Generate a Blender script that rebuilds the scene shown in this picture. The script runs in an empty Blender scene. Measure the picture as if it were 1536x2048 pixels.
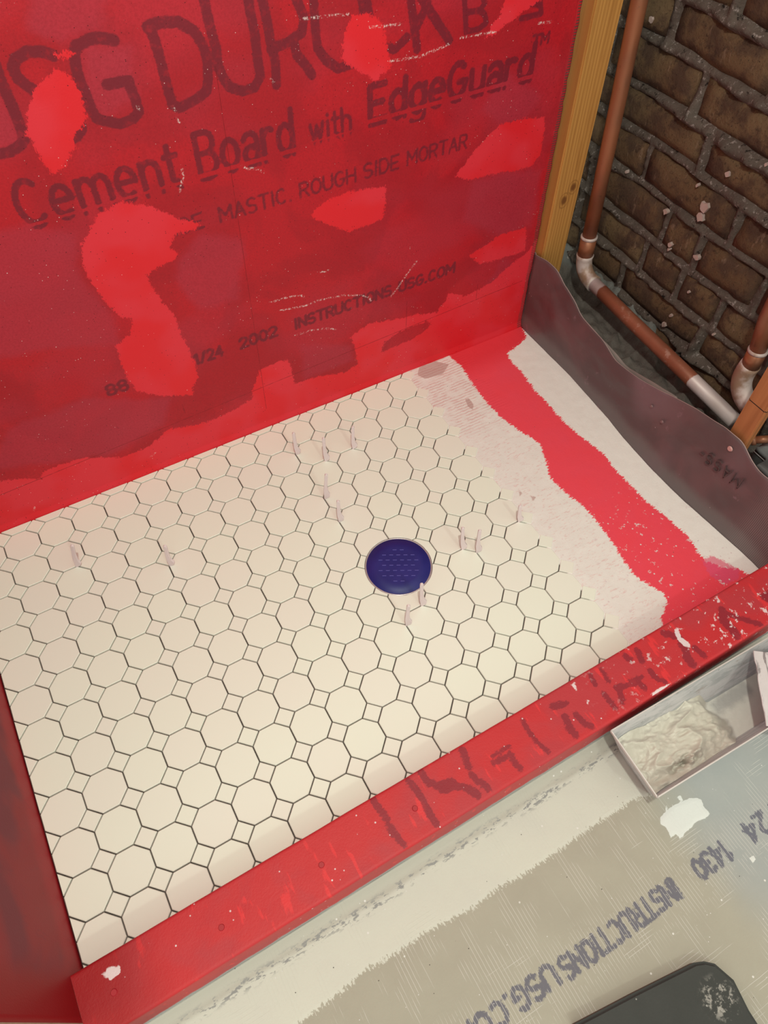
import bpy, bmesh, math, random
import numpy as np
from mathutils import Matrix, Vector

SC = bpy.context.scene
S = 0.06                      # one step of the octagon pattern, metres
random.seed(7)
rng = np.random.default_rng(5)

# ------------------------------------------------------------------ camera
CAM={'C':(-0.42116,-0.52749,1.08487),'R':[[0.868817,-0.495125,0.002902],[-0.402887,-0.710346,-0.57714],[0.287817,0.50026,-0.81664]],'F':1454.5}
cd = bpy.data.cameras.new('camera')
cam = bpy.data.objects.new('camera', cd)
SC.collection.objects.link(cam)
cd.sensor_fit = 'HORIZONTAL'
cd.sensor_width = 36.0
cd.lens = CAM['F'] / 1536.0 * 36.0
cd.clip_start = 0.01
r0, r1, r2 = [Vector(v) for v in CAM['R']]
cam.matrix_world = Matrix(((r0.x, -r1.x, -r2.x, CAM['C'][0]), (r0.y, -r1.y, -r2.y, CAM['C'][1]),
                           (r0.z, -r1.z, -r2.z, CAM['C'][2]), (0, 0, 0, 1)))
SC.camera = cam

# ------------------------------------------------------------------ light
w = bpy.data.worlds.new('room_light')
SC.world = w
w.use_nodes = True
w.node_tree.nodes['Background'].inputs[0].default_value = (0.92, 0.96, 0.76, 1)
w.node_tree.nodes['Background'].inputs[1].default_value = 0.95

def lamp(name, loc, energy, color, radius):
    d = bpy.data.lights.new(name, 'POINT')
    d.energy = energy
    d.color = color
    d.shadow_soft_size = radius
    o = bpy.data.objects.new(name, d)
    o.location = loc
    SC.collection.objects.link(o)
    return o
lamp('ceiling_bulb', (-0.37, -0.58, 1.82), 58.0, (0.88, 0.97, 0.77), 0.03)
lamp('added_curb_shadow_lamp', (-0.1, -2.8, 3.0), 64.0, (0.86, 0.99, 0.77), 0.1)  # unseen lamp, added to throw the curb's shadow onto the tiles

vs = SC.view_settings
vs.view_transform = 'Standard'
vs.look = 'None'
vs.gamma = 1.0
vs.exposure = 0.0
vs.use_curve_mapping = False

# ------------------------------------------------------------------ helpers: objects
def prop(o, label=None, cat=None, group=None, kind=None):
    if label: o['label'] = label
    if cat: o['category'] = cat
    if group: o['group'] = group
    if kind: o['kind'] = kind
    return o

def link(o, parent=None):
    SC.collection.objects.link(o)
    if parent is not None: o.parent = parent
    return o

def empty(name, loc=(0, 0, 0), rz=0.0):
    o = bpy.data.objects.new(name, None)
    o.location = loc
    o.rotation_euler = (0, 0, rz)
    o.empty_display_size = 0.02
    return link(o)

def mesh_obj(name, me, mat, parent=None, smooth=False):
    if mat is not None:
        for m in (mat if isinstance(mat, (list, tuple)) else [mat]): me.materials.append(m)
    if smooth:
        me.polygons.foreach_set('use_smooth', [True] * len(me.polygons))
    return link(bpy.data.objects.new(name, me), parent)

def from_bm(name, bm, mat, parent=None, smooth=False):
    me = bpy.data.meshes.new(name)
    bmesh.ops.recalc_face_normals(bm, faces=bm.faces)
    bm.to_mesh(me)
    bm.free()
    return mesh_obj(name, me, mat, parent, smooth)

def box_bm(x0, x1, y0, y1, z0, z1, bevel=0.0, seg=2):
    bm = bmesh.new()
    bmesh.ops.create_cube(bm, size=1.0)
    for v in bm.verts:
        v.co = Vector(((x0 + x1) / 2 + v.co.x * (x1 - x0), (y0 + y1) / 2 + v.co.y * (y1 - y0), (z0 + z1) / 2 + v.co.z * (z1 - z0)))
    if bevel: bmesh.ops.bevel(bm, geom=list(bm.edges), offset=bevel, segments=seg, affect='EDGES')
    return bm

def grid_mesh(name, P, skirt=None):
    """P: (nb, na, 3) points -> mesh of quads; skirt: offset vector closing the sides and back."""
    nb, na, _ = P.shape
    v = P.reshape(-1, 3)
    idx = np.arange(nb * na).reshape(nb, na)
    q = np.stack([idx[:-1, :-1], idx[:-1, 1:], idx[1:, 1:], idx[1:, :-1]], -1).reshape(-1, 4)
    if skirt is not None:
        ring = np.concatenate([idx[0, :], idx[1:, -1], idx[-1, -2::-1], idx[-2:0:-1, 0]])
        rv = v[ring] + np.array(skirt)
        n0 = len(v)
        v = np.concatenate([v, rv])
        r2_ = np.arange(len(ring)) + n0
        q2 = np.stack([ring, r2_, np.roll(r2_, -1), np.roll(ring, -1)], -1)
        q = np.concatenate([q, q2])
    me = bpy.data.meshes.new(name)
    me.vertices.add(len(v))
    me.vertices.foreach_set('co', v.astype(np.float32).ravel())
    me.loops.add(q.size)
    me.loops.foreach_set('vertex_index', q.ravel().astype(np.int32))
    me.polygons.add(len(q))
    me.polygons.foreach_set('loop_start', np.arange(0, q.size, 4, dtype=np.int32))
    me.update(calc_edges=True)
    me.validate()
    return me

def set_attr(me, name, F):
    n = len(me.vertices)
    a = np.full(n, -0.02, np.float32)
    a[:F.size] = F.ravel()
    at = me.attributes.new(name, 'FLOAT', 'POINT')
    at.data.foreach_set('value', a)

# ------------------------------------------------------------------ helpers: fields on a plane
_tab = rng.random((256, 256))
def vnoise(x, y, octv=4, seed=0, gain=0.5):
    out = 0; amp = 1.0; tot = 0
    for k in range(octv):
        X = x * 2 ** k + seed * 17.3 + k * 7.1; Y = y * 2 ** k + seed * 9.7 + k * 3.3
        xi = np.floor(X).astype(int); yi = np.floor(Y).astype(int)
        fx = X - xi; fy = Y - yi
        fx = fx * fx * (3 - 2 * fx); fy = fy * fy * (3 - 2 * fy)
        g = lambda i, j: _tab[(xi + i) & 255, (yi + j) & 255]
        out = out + amp * ((g(0, 0) * (1 - fx) + g(1, 0) * fx) * (1 - fy) + (g(0, 1) * (1 - fx) + g(1, 1) * fx) * fy)
        tot += amp; amp *= gain
    return out / tot

class Plane:
    """regular grid over a rectangle of a plane, carrying distance fields in metres"""
    def __init__(s, a0, a1, b0, b1, step):
        s.na = int(round((a1 - a0) / step)) + 1; s.nb = int(round((b1 - b0) / step)) + 1
        s.a = np.linspace(a0, a1, s.na); s.b = np.linspace(b0, b1, s.nb)
        s.A, s.B = np.meshgrid(s.a, s.b)
    def field(s): return np.full((s.nb, s.na), -0.012)
    def win(s, pts, m):
        p = np.array(pts)
        i0, i1 = np.searchsorted(s.a, [p[:, 0].min() - m, p[:, 0].max() + m])
        j0, j1 = np.searchsorted(s.b, [p[:, 1].min() - m, p[:, 1].max() + m])
        return slice(j0, j1), slice(i0, i1)
    def stroke(s, F, pts, hw, m=0.012):
        for p, q in zip(pts[:-1], pts[1:]):
            w = s.win([p, q], hw + m)
            A = s.A[w]; B = s.B[w]
            if A.size == 0: continue
            dx, dy = q[0] - p[0], q[1] - p[1]
            L = dx * dx + dy * dy + 1e-12
            t = np.clip(((A - p[0]) * dx + (B - p[1]) * dy) / L, 0, 1)
            d = hw - np.hypot(A - p[0] - t * dx, B - p[1] - t * dy)
            F[w] = np.maximum(F[w], np.maximum(d, -m))
    def poly(s, F, pts, m=0.012, inv=False):
        w = s.win(pts, m)
        A = s.A[w]; B = s.B[w]
        if A.size == 0: return
        D = np.full(A.shape, 1e3); ins = np.zeros(A.shape, bool)
        for p, q in zip(pts, pts[1:] + pts[:1]):
            dx, dy = q[0] - p[0], q[1] - p[1]
            L = dx * dx + dy * dy + 1e-12
            t = np.clip(((A - p[0]) * dx + (B - p[1]) * dy) / L, 0, 1)
            D = np.minimum(D, np.hypot(A - p[0] - t * dx, B - p[1] - t * dy))
            c = (p[1] > B) != (q[1] > B)
            if abs(dy) > 1e-9: ins ^= c & (A < p[0] + dx * (B - p[1]) / dy)
        d = np.clip(np.where(ins, D, -D), -m, m)
        F[w] = np.minimum(F[w], -d) if inv else np.maximum(F[w], d)

def arc(cx, cy, rx, ry, a0, a1, n=8):
    return [(cx + rx * math.cos(math.radians(a0 + (a1 - a0) * i / n)), cy + ry * math.sin(math.radians(a0 + (a1 - a0) * i / n))) for i in range(n + 1)]
# single-stroke letters in a box of height 1 (width, strokes)
FONT = {
 'A': (.62, [[(0, 0), (.31, 1), (.62, 0)], [(.1, .33), (.52, .33)]]),
 'C': (.58, [arc(.3, .5, .3, .5, 50, 310, 12)]),
 'D': (.58, [[(0, 0), (0, 1), (.25, 1)] + arc(.25, .5, .33, .5, 90, -90, 10) + [(0, 0)]]),
 'E': (.5, [[(.5, 1), (0, 1), (0, 0), (.5, 0)], [(0, .5), (.42, .5)]]),
 'G': (.6, [arc(.3, .5, .3, .5, 50, 340, 12) + [(.6, .45), (.34, .45)]]),
 'H': (.58, [[(0, 0), (0, 1)], [(.58, 0), (.58, 1)], [(0, .5), (.58, .5)]]),
 'I': (.12, [[(.06, 0), (.06, 1)]]),
 'M': (.72, [[(0, 0), (0, 1), (.36, .35), (.72, 1), (.72, 0)]]),
 'N': (.58, [[(0, 0), (0, 1), (.58, 0), (.58, 1)]]),
 'O': (.62, [arc(.31, .5, .31, .5, 0, 360, 16)]),
 'R': (.56, [[(0, 0), (0, 1), (.3, 1)] + arc(.3, .75, .25, .25, 90, -90, 8) + [(0, .5)], [(.28, .5), (.56, 0)]]),
 'S': (.54, [arc(.27, .74, .27, .26, 40, 250, 9) + arc(.27, .26, .27, .26, 80, -140, 9)]),
 'T': (.6, [[(0, 1), (.6, 1)], [(.3, 1), (.3, 0)]]),
 'U': (.58, [[(0, 1), (0, .3)] + arc(.29, .3, .29, .3, 180, 360, 8) + [(.58, 1)]]),
 'B': (.56, [[(0, 0), (0, 1), (.3, 1)] + arc(.3, .76, .22, .24, 90, -90, 8) + [(0, .52)], [(.3, .52)] + arc(.3, .26, .26, .26, 90, -90, 8) + [(0, 0)]]),
 'a': (.46, [arc(.23, .5, .22, .2, 160, 0, 6) + [(.45, 0)], arc(.23, .19, .22, .19, 30, 360, 10)]),
 'd': (.48, [[(.48, 0), (.48, 1)], arc(.24, .34, .24, .34, 0, 360, 12)]),
 'e': (.46, [[(.02, .36), (.46, .36)] + arc(.23, .35, .23, .34, 0, 300, 12)]),
 'g': (.48, [[(.48, .68), (.48, -.1)] + arc(.24, -.1, .24, .2, 0, -150, 6), arc(.24, .34, .24, .34, 0, 360, 12)]),
 'h': (.44, [[(0, 0), (0, 1)], [(0, .4)] + arc(.22, .42, .22, .26, 180, 0, 6) + [(.44, 0)]]),
 'i': (.1, [[(.05, 0), (.05, .66)], [(.05, .88), (.05, .93)]]),
 'm': (.74, [[(0, 0), (0, .68)], [(0, .4)] + arc(.185, .44, .185, .24, 180, 0, 6) + [(.37, 0)], [(.37, .4)] + arc(.555, .44, .185, .24, 180, 0, 6) + [(.74, 0)]]),
 'n': (.42, [[(0, 0), (0, .68)], [(0, .4)] + arc(.21, .44, .21, .24, 180, 0, 6) + [(.42, 0)]]),
 'o': (.5, [arc(.25, .34, .25, .34, 0, 360, 12)]),
 'r': (.3, [[(0, 0), (0, .68)], [(0, .4)] + arc(.2, .42, .2, .26, 180, 60, 5)]),
 't': (.3, [[(.12, .92), (.12, .12), (.3, 0)], [(0, .68), (.3, .68)]]),
 'u': (.44, [[(0, .68), (0, .22)] + arc(.22, .22, .22, .22, 180, 360, 6) + [(.44, .68)], [(.44, .3), (.44, 0)]]),
 'w': (.66, [[(0, .68), (.17, 0), (.33, .6), (.5, 0), (.66, .68)]]),
 '0': (.52, [arc(.26, .5, .26, .5, 0, 360, 14)]),
 '1': (.3, [[(.02, .8), (.2, 1), (.2, 0)]]),
 '2': (.52, [arc(.26, .73, .25, .27, 170, -30, 8) + [(0, 0), (.52, 0)]]),
 '3': (.52, [arc(.25, .75, .24, .25, 150, -90, 8) + arc(.25, .26, .26, .26, 90, -150, 8)]),
 '4': (.54, [[(.42, 0), (.42, 1), (0, .3), (.54, .3)]]),
 '8': (.52, [arc(.26, .75, .23, .25, 0, 360, 12), arc(.26, .26, .26, .26, 0, 360, 12)]),
 '/': (.4, [[(0, 0), (.4, 1)]]),
 '.': (.14, [[(.05, .02), (.09, .02)]]),
 '-': (.36, [[(0, .5), (.36, .5)]]),
}
def write_split(pl, F, text, x0, x1, y, h, hw):
    """the roller printer repeats the foot of each letter a little lower"""
    T = pl.field()
    write(pl, T, text, x0, x1, y, h, hw)
    st = pl.b[1] - pl.b[0]
    k = max(2, int(round(.13 * h / st)))
    foot = np.where((pl.B < y + .10 * h) & (pl.B > y - .3 * h), T, -.012)
    G = np.full_like(T, -.012); G[:-k] = foot[k:] - .0011
    T = np.where(np.abs(pl.B - y + .005 * h) < .055 * h, np.minimum(T, -.0016), T)
    T = np.where((pl.B < y - .06 * h), np.maximum(G, -.012), T)
    np.maximum(F, T, out=F)
def write(pl, F, text, x0, x1, y, h, hw, flip=False):
    """lay text between x0 and x1 on the baseline y (flip: turned half round)"""
    gap = .2
    tot = sum(FONT[c][0] for c in text) + gap * (len(text) - 1)
    k = abs(x1 - x0) / tot
    sgn = -1 if flip else 1
    px = 0
    for c in text:
        wd, st = FONT[c]
        for s in st:
            pl.stroke(F, [(x0 + sgn * (px + u) * k, y + sgn * v * h) for u, v in s], hw)
        px += wd + gap

# ------------------------------------------------------------------ helpers: materials
def c(r, g, b):
    f = lambda v: (v / 255 / 12.92) if v / 255 <= .04045 else ((v / 255 + .055) / 1.055) ** 2.4
    return (f(r), f(g), f(b), 1.0)
def al(r, g, b, k=1.0):
    """surface colour whose look under the warm bulb is the given sRGB value"""
    q = c(r, g, b)
    return (min(.93, q[0] / 1.02 * k), min(.9, q[1] / 1.05 * k), min(.9, q[2] / .82 * k), 1.0)

class Mat:
    def __init__(s, name, rough=.6, metal=0.0, spec=.4):
        s.m = bpy.data.materials.new(name)
        s.m.use_nodes = True
        s.t = s.m.node_tree
        s.b = s.t.nodes['Principled BSDF']
        s.b.inputs['Roughness'].default_value = rough
        s.b.inputs['Metallic'].default_value = metal
        s.b.inputs['Specular IOR Level'].default_value = spec
        s._co = None
    def n(s, typ, ins=None, **kw):
        nd = s.t.nodes.new(typ)
        for k, v in kw.items(): setattr(nd, k, v)
        for k, v in (ins or {}).items(): s.put(nd.inputs[k], v)
        return nd
    def put(s, sock, v):
        if isinstance(v, bpy.types.NodeSocket): s.t.links.new(v, sock)
        else: sock.default_value = v
    @property
    def co(s):
        if s._co is None: s._co = s.n('ShaderNodeTexCoord').outputs['Object']
        return s._co
    def scaled(s, v, vec=None): return s.n('ShaderNodeVectorMath', {0: vec or s.co, 1: v}, operation='MULTIPLY').outputs[0]
    def xyz(s): return s.n('ShaderNodeSeparateXYZ', {0: s.co}).outputs
    def noise(s, scale, detail=3, rough=.55, vec=None, dist=0.0):
        return s.n('ShaderNodeTexNoise', {'Vector': vec or s.co, 'Scale': scale, 'Detail': detail, 'Roughness': rough, 'Distortion': dist}).outputs['Fac']
    def math(s, op, a, b=0.0, cl=False):
        nd = s.n('ShaderNodeMath', {0: a, 1: b}, operation=op); nd.use_clamp = cl
        return nd.outputs[0]
    def step(s, x, lo, hi, a=0.0, b=1.0):
        return s.n('ShaderNodeMapRange', {'Value': x, 'From Min': lo, 'From Max': hi, 'To Min': a, 'To Max': b}, interpolation_type='SMOOTHSTEP').outputs[0]
    def attr(s, name): return s.n('ShaderNodeAttribute', attribute_name=name).outputs['Fac']
    def mix(s, f, a, b):
        nd = s.n('ShaderNodeMix', data_type='RGBA')
        s.put(nd.inputs[0], f); s.put(nd.inputs[6], a); s.put(nd.inputs[7], b)
        return nd.outputs[2]
    def dots(s, scale, r, keep, vec=None):
        v = s.n('ShaderNodeTexVoronoi', {'Vector': vec or s.co, 'Scale': scale})
        near = s.step(v.outputs['Distance'], r, r * .6)
        pick = s.step(s.n('ShaderNodeSeparateColor', {0: v.outputs['Color']}).outputs[0], 1 - keep, 1 - keep + .01)
        return s.math('MULTIPLY', near, pick)
    def ragged(s, name, amp, scale, soft=.0006, vec=None, bias=0.0):
        d = s.math('ADD', s.attr(name), s.math('MULTIPLY', s.math('SUBTRACT', s.noise(scale, 4, .65, vec=vec), .5), amp))
        return s.step(d, bias - soft, bias + soft)
    def col(s, v): s.put(s.b.inputs['Base Color'], v); return s
    def bump(s, h, strength=.3, dist=.001):
        s.put(s.b.inputs['Normal'], s.n('ShaderNodeBump', {'Height': h, 'Strength': strength, 'Distance': dist}).outputs[0]); return s
    def rough(s, v): s.put(s.b.inputs['Roughness'], v); return s

# outlines measured on each plane, metres
THICK=[[(-0.3043,0.6949),(-0.2996,0.695),(-0.2873,0.6804),(-0.2839,0.6554),(-0.2883,0.6388),(-0.2974,0.6248),(-0.3075,0.6224),(-0.3123,0.605),(-0.3321,0.5879),(-0.3472,0.581),(-0.3537,0.5971),(-0.3571,0.6168),(-0.3599,0.6357),(-0.351,0.6597),(-0.33,0.6827),(-0.3157,0.6904)],[(-0.2985,0.7106),(-0.2832,0.7121),(-0.2794,0.7067),(-0.2907,0.7037),(-0.2975,0.7041)],[(0.0729,0.6713),(0.0807,0.6804),(0.1032,0.6803),(0.1222,0.6692),(0.13,0.6533),(0.1317,0.6344),(0.14,0.6096),(0.1409,0.6028),(0.1221,0.5988),(0.1155,0.5902),(0.1042,0.6013),(0.0838,0.6136),(0.0619,0.6322),(0.0637,0.6521)],[(-0.2649,0.5178),(-0.2427,0.5081),(-0.225,0.4927),(-0.2034,0.4743),(-0.1798,0.4603),(-0.1854,0.4523),(-0.2179,0.4548),(-0.2306,0.4342),(-0.2193,0.4235),(-0.2277,0.4144),(-0.2613,0.4108),(-0.2744,0.405),(-0.2724,0.3837),(-0.262,0.347),(-0.2511,0.3181),(-0.2505,0.2924),(-0.2455,0.2584),(-0.2407,0.1999),(-0.2417,0.1826),(-0.2587,0.1605),(-0.2592,0.1457),(-0.3079,0.1666),(-0.3482,0.199),(-0.3545,0.2367),(-0.3561,0.2596),(-0.3534,0.3008),(-0.326,0.3144),(-0.3162,0.3399),(-0.3325,0.3514),(-0.3432,0.3792),(-0.3529,0.4185),(-0.355,0.4488),(-0.3496,0.4751),(-0.3321,0.4963),(-0.3106,0.5157),(-0.2803,0.5247)],[(-0.0029,0.421),(0.0183,0.4341),(0.0673,0.4389),(0.1311,0.4297),(0.1321,0.3996),(0.1275,0.3729),(0.0977,0.3694),(0.0645,0.3672),(0.0201,0.3971),(-0.0009,0.4135)],[(0.2658,0.4077),(0.286,0.4257),(0.3039,0.4441),(0.3265,0.4617),(0.3497,0.474),(0.3955,0.4734),(0.4401,0.4643),(0.4459,0.4383),(0.4467,0.3956),(0.4302,0.3799),(0.3639,0.3863),(0.3,0.3925)],[(0.2986,0.6127),(0.3111,0.63),(0.323,0.6388),(0.3246,0.6562),(0.3269,0.6682),(0.4006,0.6557),(0.3941,0.6441),(0.3597,0.6341),(0.3416,0.6243),(0.326,0.6207),(0.3135,0.6144)],[(0.3129,0.2367),(0.3462,0.2449),(0.3845,0.2592),(0.4463,0.2551),(0.4525,0.1997),(0.3936,0.2029),(0.3456,0.2061)],[(-0.6564,0.121),(-0.6106,0.1146),(-0.5808,0.1065),(-0.551,0.0847),(-0.5403,0.1017),(-0.4802,0.0994),(-0.4572,0.0884),(-0.4149,0.063),(-0.3626,0.0647),(-0.3346,0.0807),(-0.3232,0.088),(-0.2639,0.0718),(-0.2241,0.071),(-0.1826,0.0764),(-0.1556,0.0854),(-0.1531,0.1014),(-0.1308,0.1482),(-0.0902,0.1515),(-0.0728,0.1436),(-0.0691,0.1127),(-0.0672,0.0816),(-0.0136,0.0771),(0.0409,0.0606),(0.0695,0.0701),(0.0634,0.1224),(0.0556,0.1445),(0.094,0.1612),(0.1547,0.1482),(0.2062,0.1394),(0.2501,0.1266),(0.2696,0.1485),(0.2741,0.1649),(0.3178,0.142),(0.3535,0.1466),(0.3831,0.1538),(0.4106,0.1736),(0.4563,0.1926),(0.4806,0.2242),(0.5006,0.2176),(0.5084,-0.0001),(0.4919,-0.0219),(0.2333,-0.0306),(-0.2835,-0.0189),(-0.6628,-0.0097),(-0.7126,-0.0045)]]
HOLE=[[(0.1234,0.0762),(0.1303,0.0994),(0.1668,0.1132),(0.225,0.1142),(0.2401,0.1003),(0.2147,0.085),(0.1676,0.0791)]]
DULL=[[(-0.4484,0.5309),(-0.3992,0.5278),(-0.3505,0.4986),(-0.3632,0.4309),(-0.3407,0.35),(-0.3471,0.3032),(-0.4445,0.3363),(-0.5264,0.3491)],[(0.2928,0.3167),(0.3056,0.3891),(0.3639,0.3863),(0.4551,0.3674),(0.4561,0.2542),(0.3847,0.258)],[(-0.2216,0.414),(-0.1834,0.4434),(-0.1166,0.4127),(-0.1426,0.3098),(-0.2108,0.3168),(-0.2367,0.3839)],[(-0.613,0.1471),(-0.552,0.2174),(-0.4298,0.2227),(-0.3012,0.157),(-0.3237,0.1045),(-0.4237,0.0795),(-0.5271,0.1141)],[(-0.2978,0.7736),(-0.2205,0.7606),(-0.2431,0.7253),(-0.2908,0.7193),(-0.3165,0.7392)],[(-0.2642,0.714),(-0.2156,0.6991),(-0.2251,0.6447),(-0.2673,0.6307),(-0.2812,0.6634)],[(-0.3738,0.679),(-0.3668,0.6549),(-0.3669,0.6255),(-0.4083,0.6243)],[(0.3456,0.558),(0.4253,0.5026),(0.4009,0.4721),(0.35,0.4723),(0.3055,0.5069)],[(-0.0474,0.1712),(0.0602,0.1238),(0.0588,0.0857),(-0.0457,0.0818)],[(0.3946,0.1968),(0.4601,0.1737),(0.4672,0.0712),(0.3884,0.076),(0.3561,0.1272)]]
BIG=[[(-0.4185,0.6946),(-0.4224,0.6685),(-0.4241,0.6404),(-0.4154,0.6214),(-0.3981,0.621),(-0.3861,0.6202),(-0.372,0.6244),(-0.3647,0.631),(-0.3638,0.642),(-0.3635,0.6672),(-0.3644,0.6855),(-0.365,0.7),(-0.3635,0.7288)],[(-0.3012,0.7095),(-0.3128,0.716),(-0.328,0.7181),(-0.3413,0.7137),(-0.3476,0.7062),(-0.3466,0.695),(-0.3406,0.6862),(-0.3356,0.6801),(-0.3152,0.6683),(-0.3016,0.6479),(-0.2968,0.6319),(-0.2972,0.6253),(-0.305,0.6187),(-0.3228,0.614),(-0.34,0.6173)],[(-0.2304,0.7115),(-0.2457,0.7171),(-0.2591,0.7171),(-0.2735,0.7138),(-0.2785,0.7059),(-0.2809,0.6921),(-0.2817,0.6797),(-0.2795,0.6595),(-0.2791,0.6461),(-0.2754,0.6327),(-0.2641,0.6269),(-0.2501,0.6204),(-0.2334,0.6225),(-0.2236,0.6293),(-0.2241,0.6457),(-0.2262,0.6584),(-0.2263,0.6665),(-0.2525,0.6677)],[(-0.1848,0.7111),(-0.189,0.7182),(-0.171,0.7195),(-0.1515,0.7159),(-0.1343,0.7031),(-0.1269,0.6868),(-0.1246,0.6694),(-0.1279,0.6473),(-0.1327,0.6339),(-0.1513,0.6264),(-0.1726,0.6221),(-0.1799,0.6282),(-0.181,0.6399),(-0.1821,0.6562),(-0.1824,0.6825),(-0.1848,0.7111)],[(-0.1148,0.7377),(-0.1151,0.7213),(-0.1136,0.7007),(-0.1107,0.6791),(-0.1124,0.6605),(-0.108,0.6447),(-0.1014,0.6317),(-0.0853,0.6232),(-0.0673,0.6242),(-0.0577,0.6357),(-0.0585,0.6587),(-0.0578,0.6857),(-0.0606,0.7147),(-0.0605,0.7315),(-0.0621,0.7491)],[(-0.0367,0.6205),(-0.0344,0.649),(-0.0381,0.6693),(-0.0397,0.6973),(-0.0426,0.72),(-0.0439,0.7333),(-0.017,0.7366),(-0.0017,0.7236),(0.0049,0.7074),(0.0109,0.6908),(0.0058,0.6746),(-0.015,0.6676),(-0.0387,0.6647)],[(-0.0055,0.6628),(-0.0032,0.6504),(0.0059,0.6388),(0.0163,0.6216)],[(0.0229,0.7301),(0.0259,0.7081),(0.0257,0.6807),(0.0271,0.6528),(0.0385,0.6357),(0.056,0.6214),(0.077,0.6227),(0.0923,0.6372),(0.0992,0.6664),(0.0953,0.6961),(0.0894,0.7192)],[(0.1646,0.6386),(0.1454,0.6278),(0.1261,0.6336),(0.1128,0.6517),(0.1054,0.677),(0.0999,0.7037)],[(0.1665,0.6981),(0.1744,0.6584),(0.1825,0.6211)],[(0.1812,0.6498),(0.1945,0.6729),(0.1999,0.6896)],[(0.186,0.6832),(0.2086,0.6552),(0.2356,0.6216)]]
BRAND=[[(0.2553,0.6773),(0.2594,0.6553),(0.2642,0.6278),(0.2852,0.6264),(0.2985,0.6323),(0.2942,0.644),(0.2847,0.6508),(0.2605,0.6526)],[(0.2847,0.6508),(0.2922,0.6588),(0.2852,0.6722)],[(0.3818,0.6589),(0.3922,0.6445),(0.398,0.6265),(0.3795,0.6266),(0.3611,0.6267)],[(0.3933,0.6391),(0.3711,0.6449),(0.3602,0.6411)]]
WHITE_MARKS=[[(-0.1024,0.5266),(-0.0928,0.5195),(-0.0801,0.516),(-0.071,0.5082)],[(-0.1811,0.626),(-0.1778,0.6202)],[(-0.1782,0.6103),(-0.1761,0.6047)],[(-0.2237,0.636),(-0.2222,0.632)],[(-0.0922,0.2838),(-0.0691,0.2831),(-0.0365,0.2788),(-0.0295,0.2719)],[(-0.0766,0.2607),(-0.0295,0.2526),(0.0,0.254),(0.0494,0.2456),(0.0797,0.2339),(0.0982,0.2223),(0.1023,0.2117)],[(-0.0549,0.1958),(-0.0249,0.1946),(0.0052,0.1877),(0.0273,0.176)],[(0.1971,0.2643),(0.1796,0.2458),(0.1588,0.2204),(0.145,0.2064)],[(-0.3703,0.0362),(-0.3569,0.0428)],[(-0.5867,0.0258),(-0.5904,0.016)],[(-0.0449,0.6298),(-0.0398,0.6243)],[(0.0043,0.3096),(0.0233,0.3078)],[(-0.1869,0.5442),(-0.1874,0.5329),(-0.1976,0.5146)],[(0.1052,0.6623),(0.1537,0.6574)],[(0.1383,0.6138),(0.1881,0.6101),(0.2386,0.6171)],[(0.2554,0.621),(0.3175,0.6177)],[(0.396,0.6142),(0.4201,0.6118)],[(0.0052,0.6907),(0.0335,0.6878),(0.0771,0.6833)]]
RED=[[(0.2882,0.4376),(0.2938,0.3831),(0.287,0.344),(0.2818,0.2806),(0.2831,0.2289),(0.2945,0.1761),(0.3094,0.1332),(0.2944,0.0907),(0.2751,0.0526),(0.276,0.0383),(0.2809,-0.0009),(0.2889,-0.0421),(0.2874,-0.0796),(0.2825,-0.1201),(0.2744,-0.1632),(0.2732,-0.1972),(0.2819,-0.2191),(0.2927,-0.242),(0.2854,-0.2599),(0.2559,-0.2754),(0.2285,-0.3269),(0.4985,-0.3079),(0.4457,-0.2894),(0.4396,-0.2744),(0.4137,-0.2505),(0.3998,-0.2309),(0.4015,-0.2081),(0.41,-0.174),(0.405,-0.1209),(0.3962,-0.0768),(0.3968,-0.0343),(0.3959,0.0049),(0.4015,0.0517),(0.3901,0.1069),(0.3861,0.1658),(0.3894,0.2116),(0.3884,0.2531),(0.3962,0.3078),(0.397,0.3582),(0.4042,0.3739),(0.4351,0.38),(0.4675,0.3931),(0.4812,0.4231),(0.4904,0.4665),(0.393,0.4635)]]
PINK=[[(0.3959,-0.2263),(0.4171,-0.2289),(0.4287,-0.2473),(0.4381,-0.2736),(0.4255,-0.2837),(0.3937,-0.2826),(0.3855,-0.2553)]]
STAIN=[[(0.2132,0.4287),(0.2534,0.4288),(0.2745,0.4062),(0.2462,0.3875),(0.2063,0.3931),(0.1987,0.411)],[(0.2476,0.3032),(0.2563,0.3015),(0.255,0.2829),(0.2448,0.2695),(0.2421,0.2838)],[(0.2062,0.0602),(0.2079,0.0498),(0.1978,0.0422)],[(0.2175,0.0378),(0.2237,0.0276),(0.2141,0.0238)]]
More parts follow.
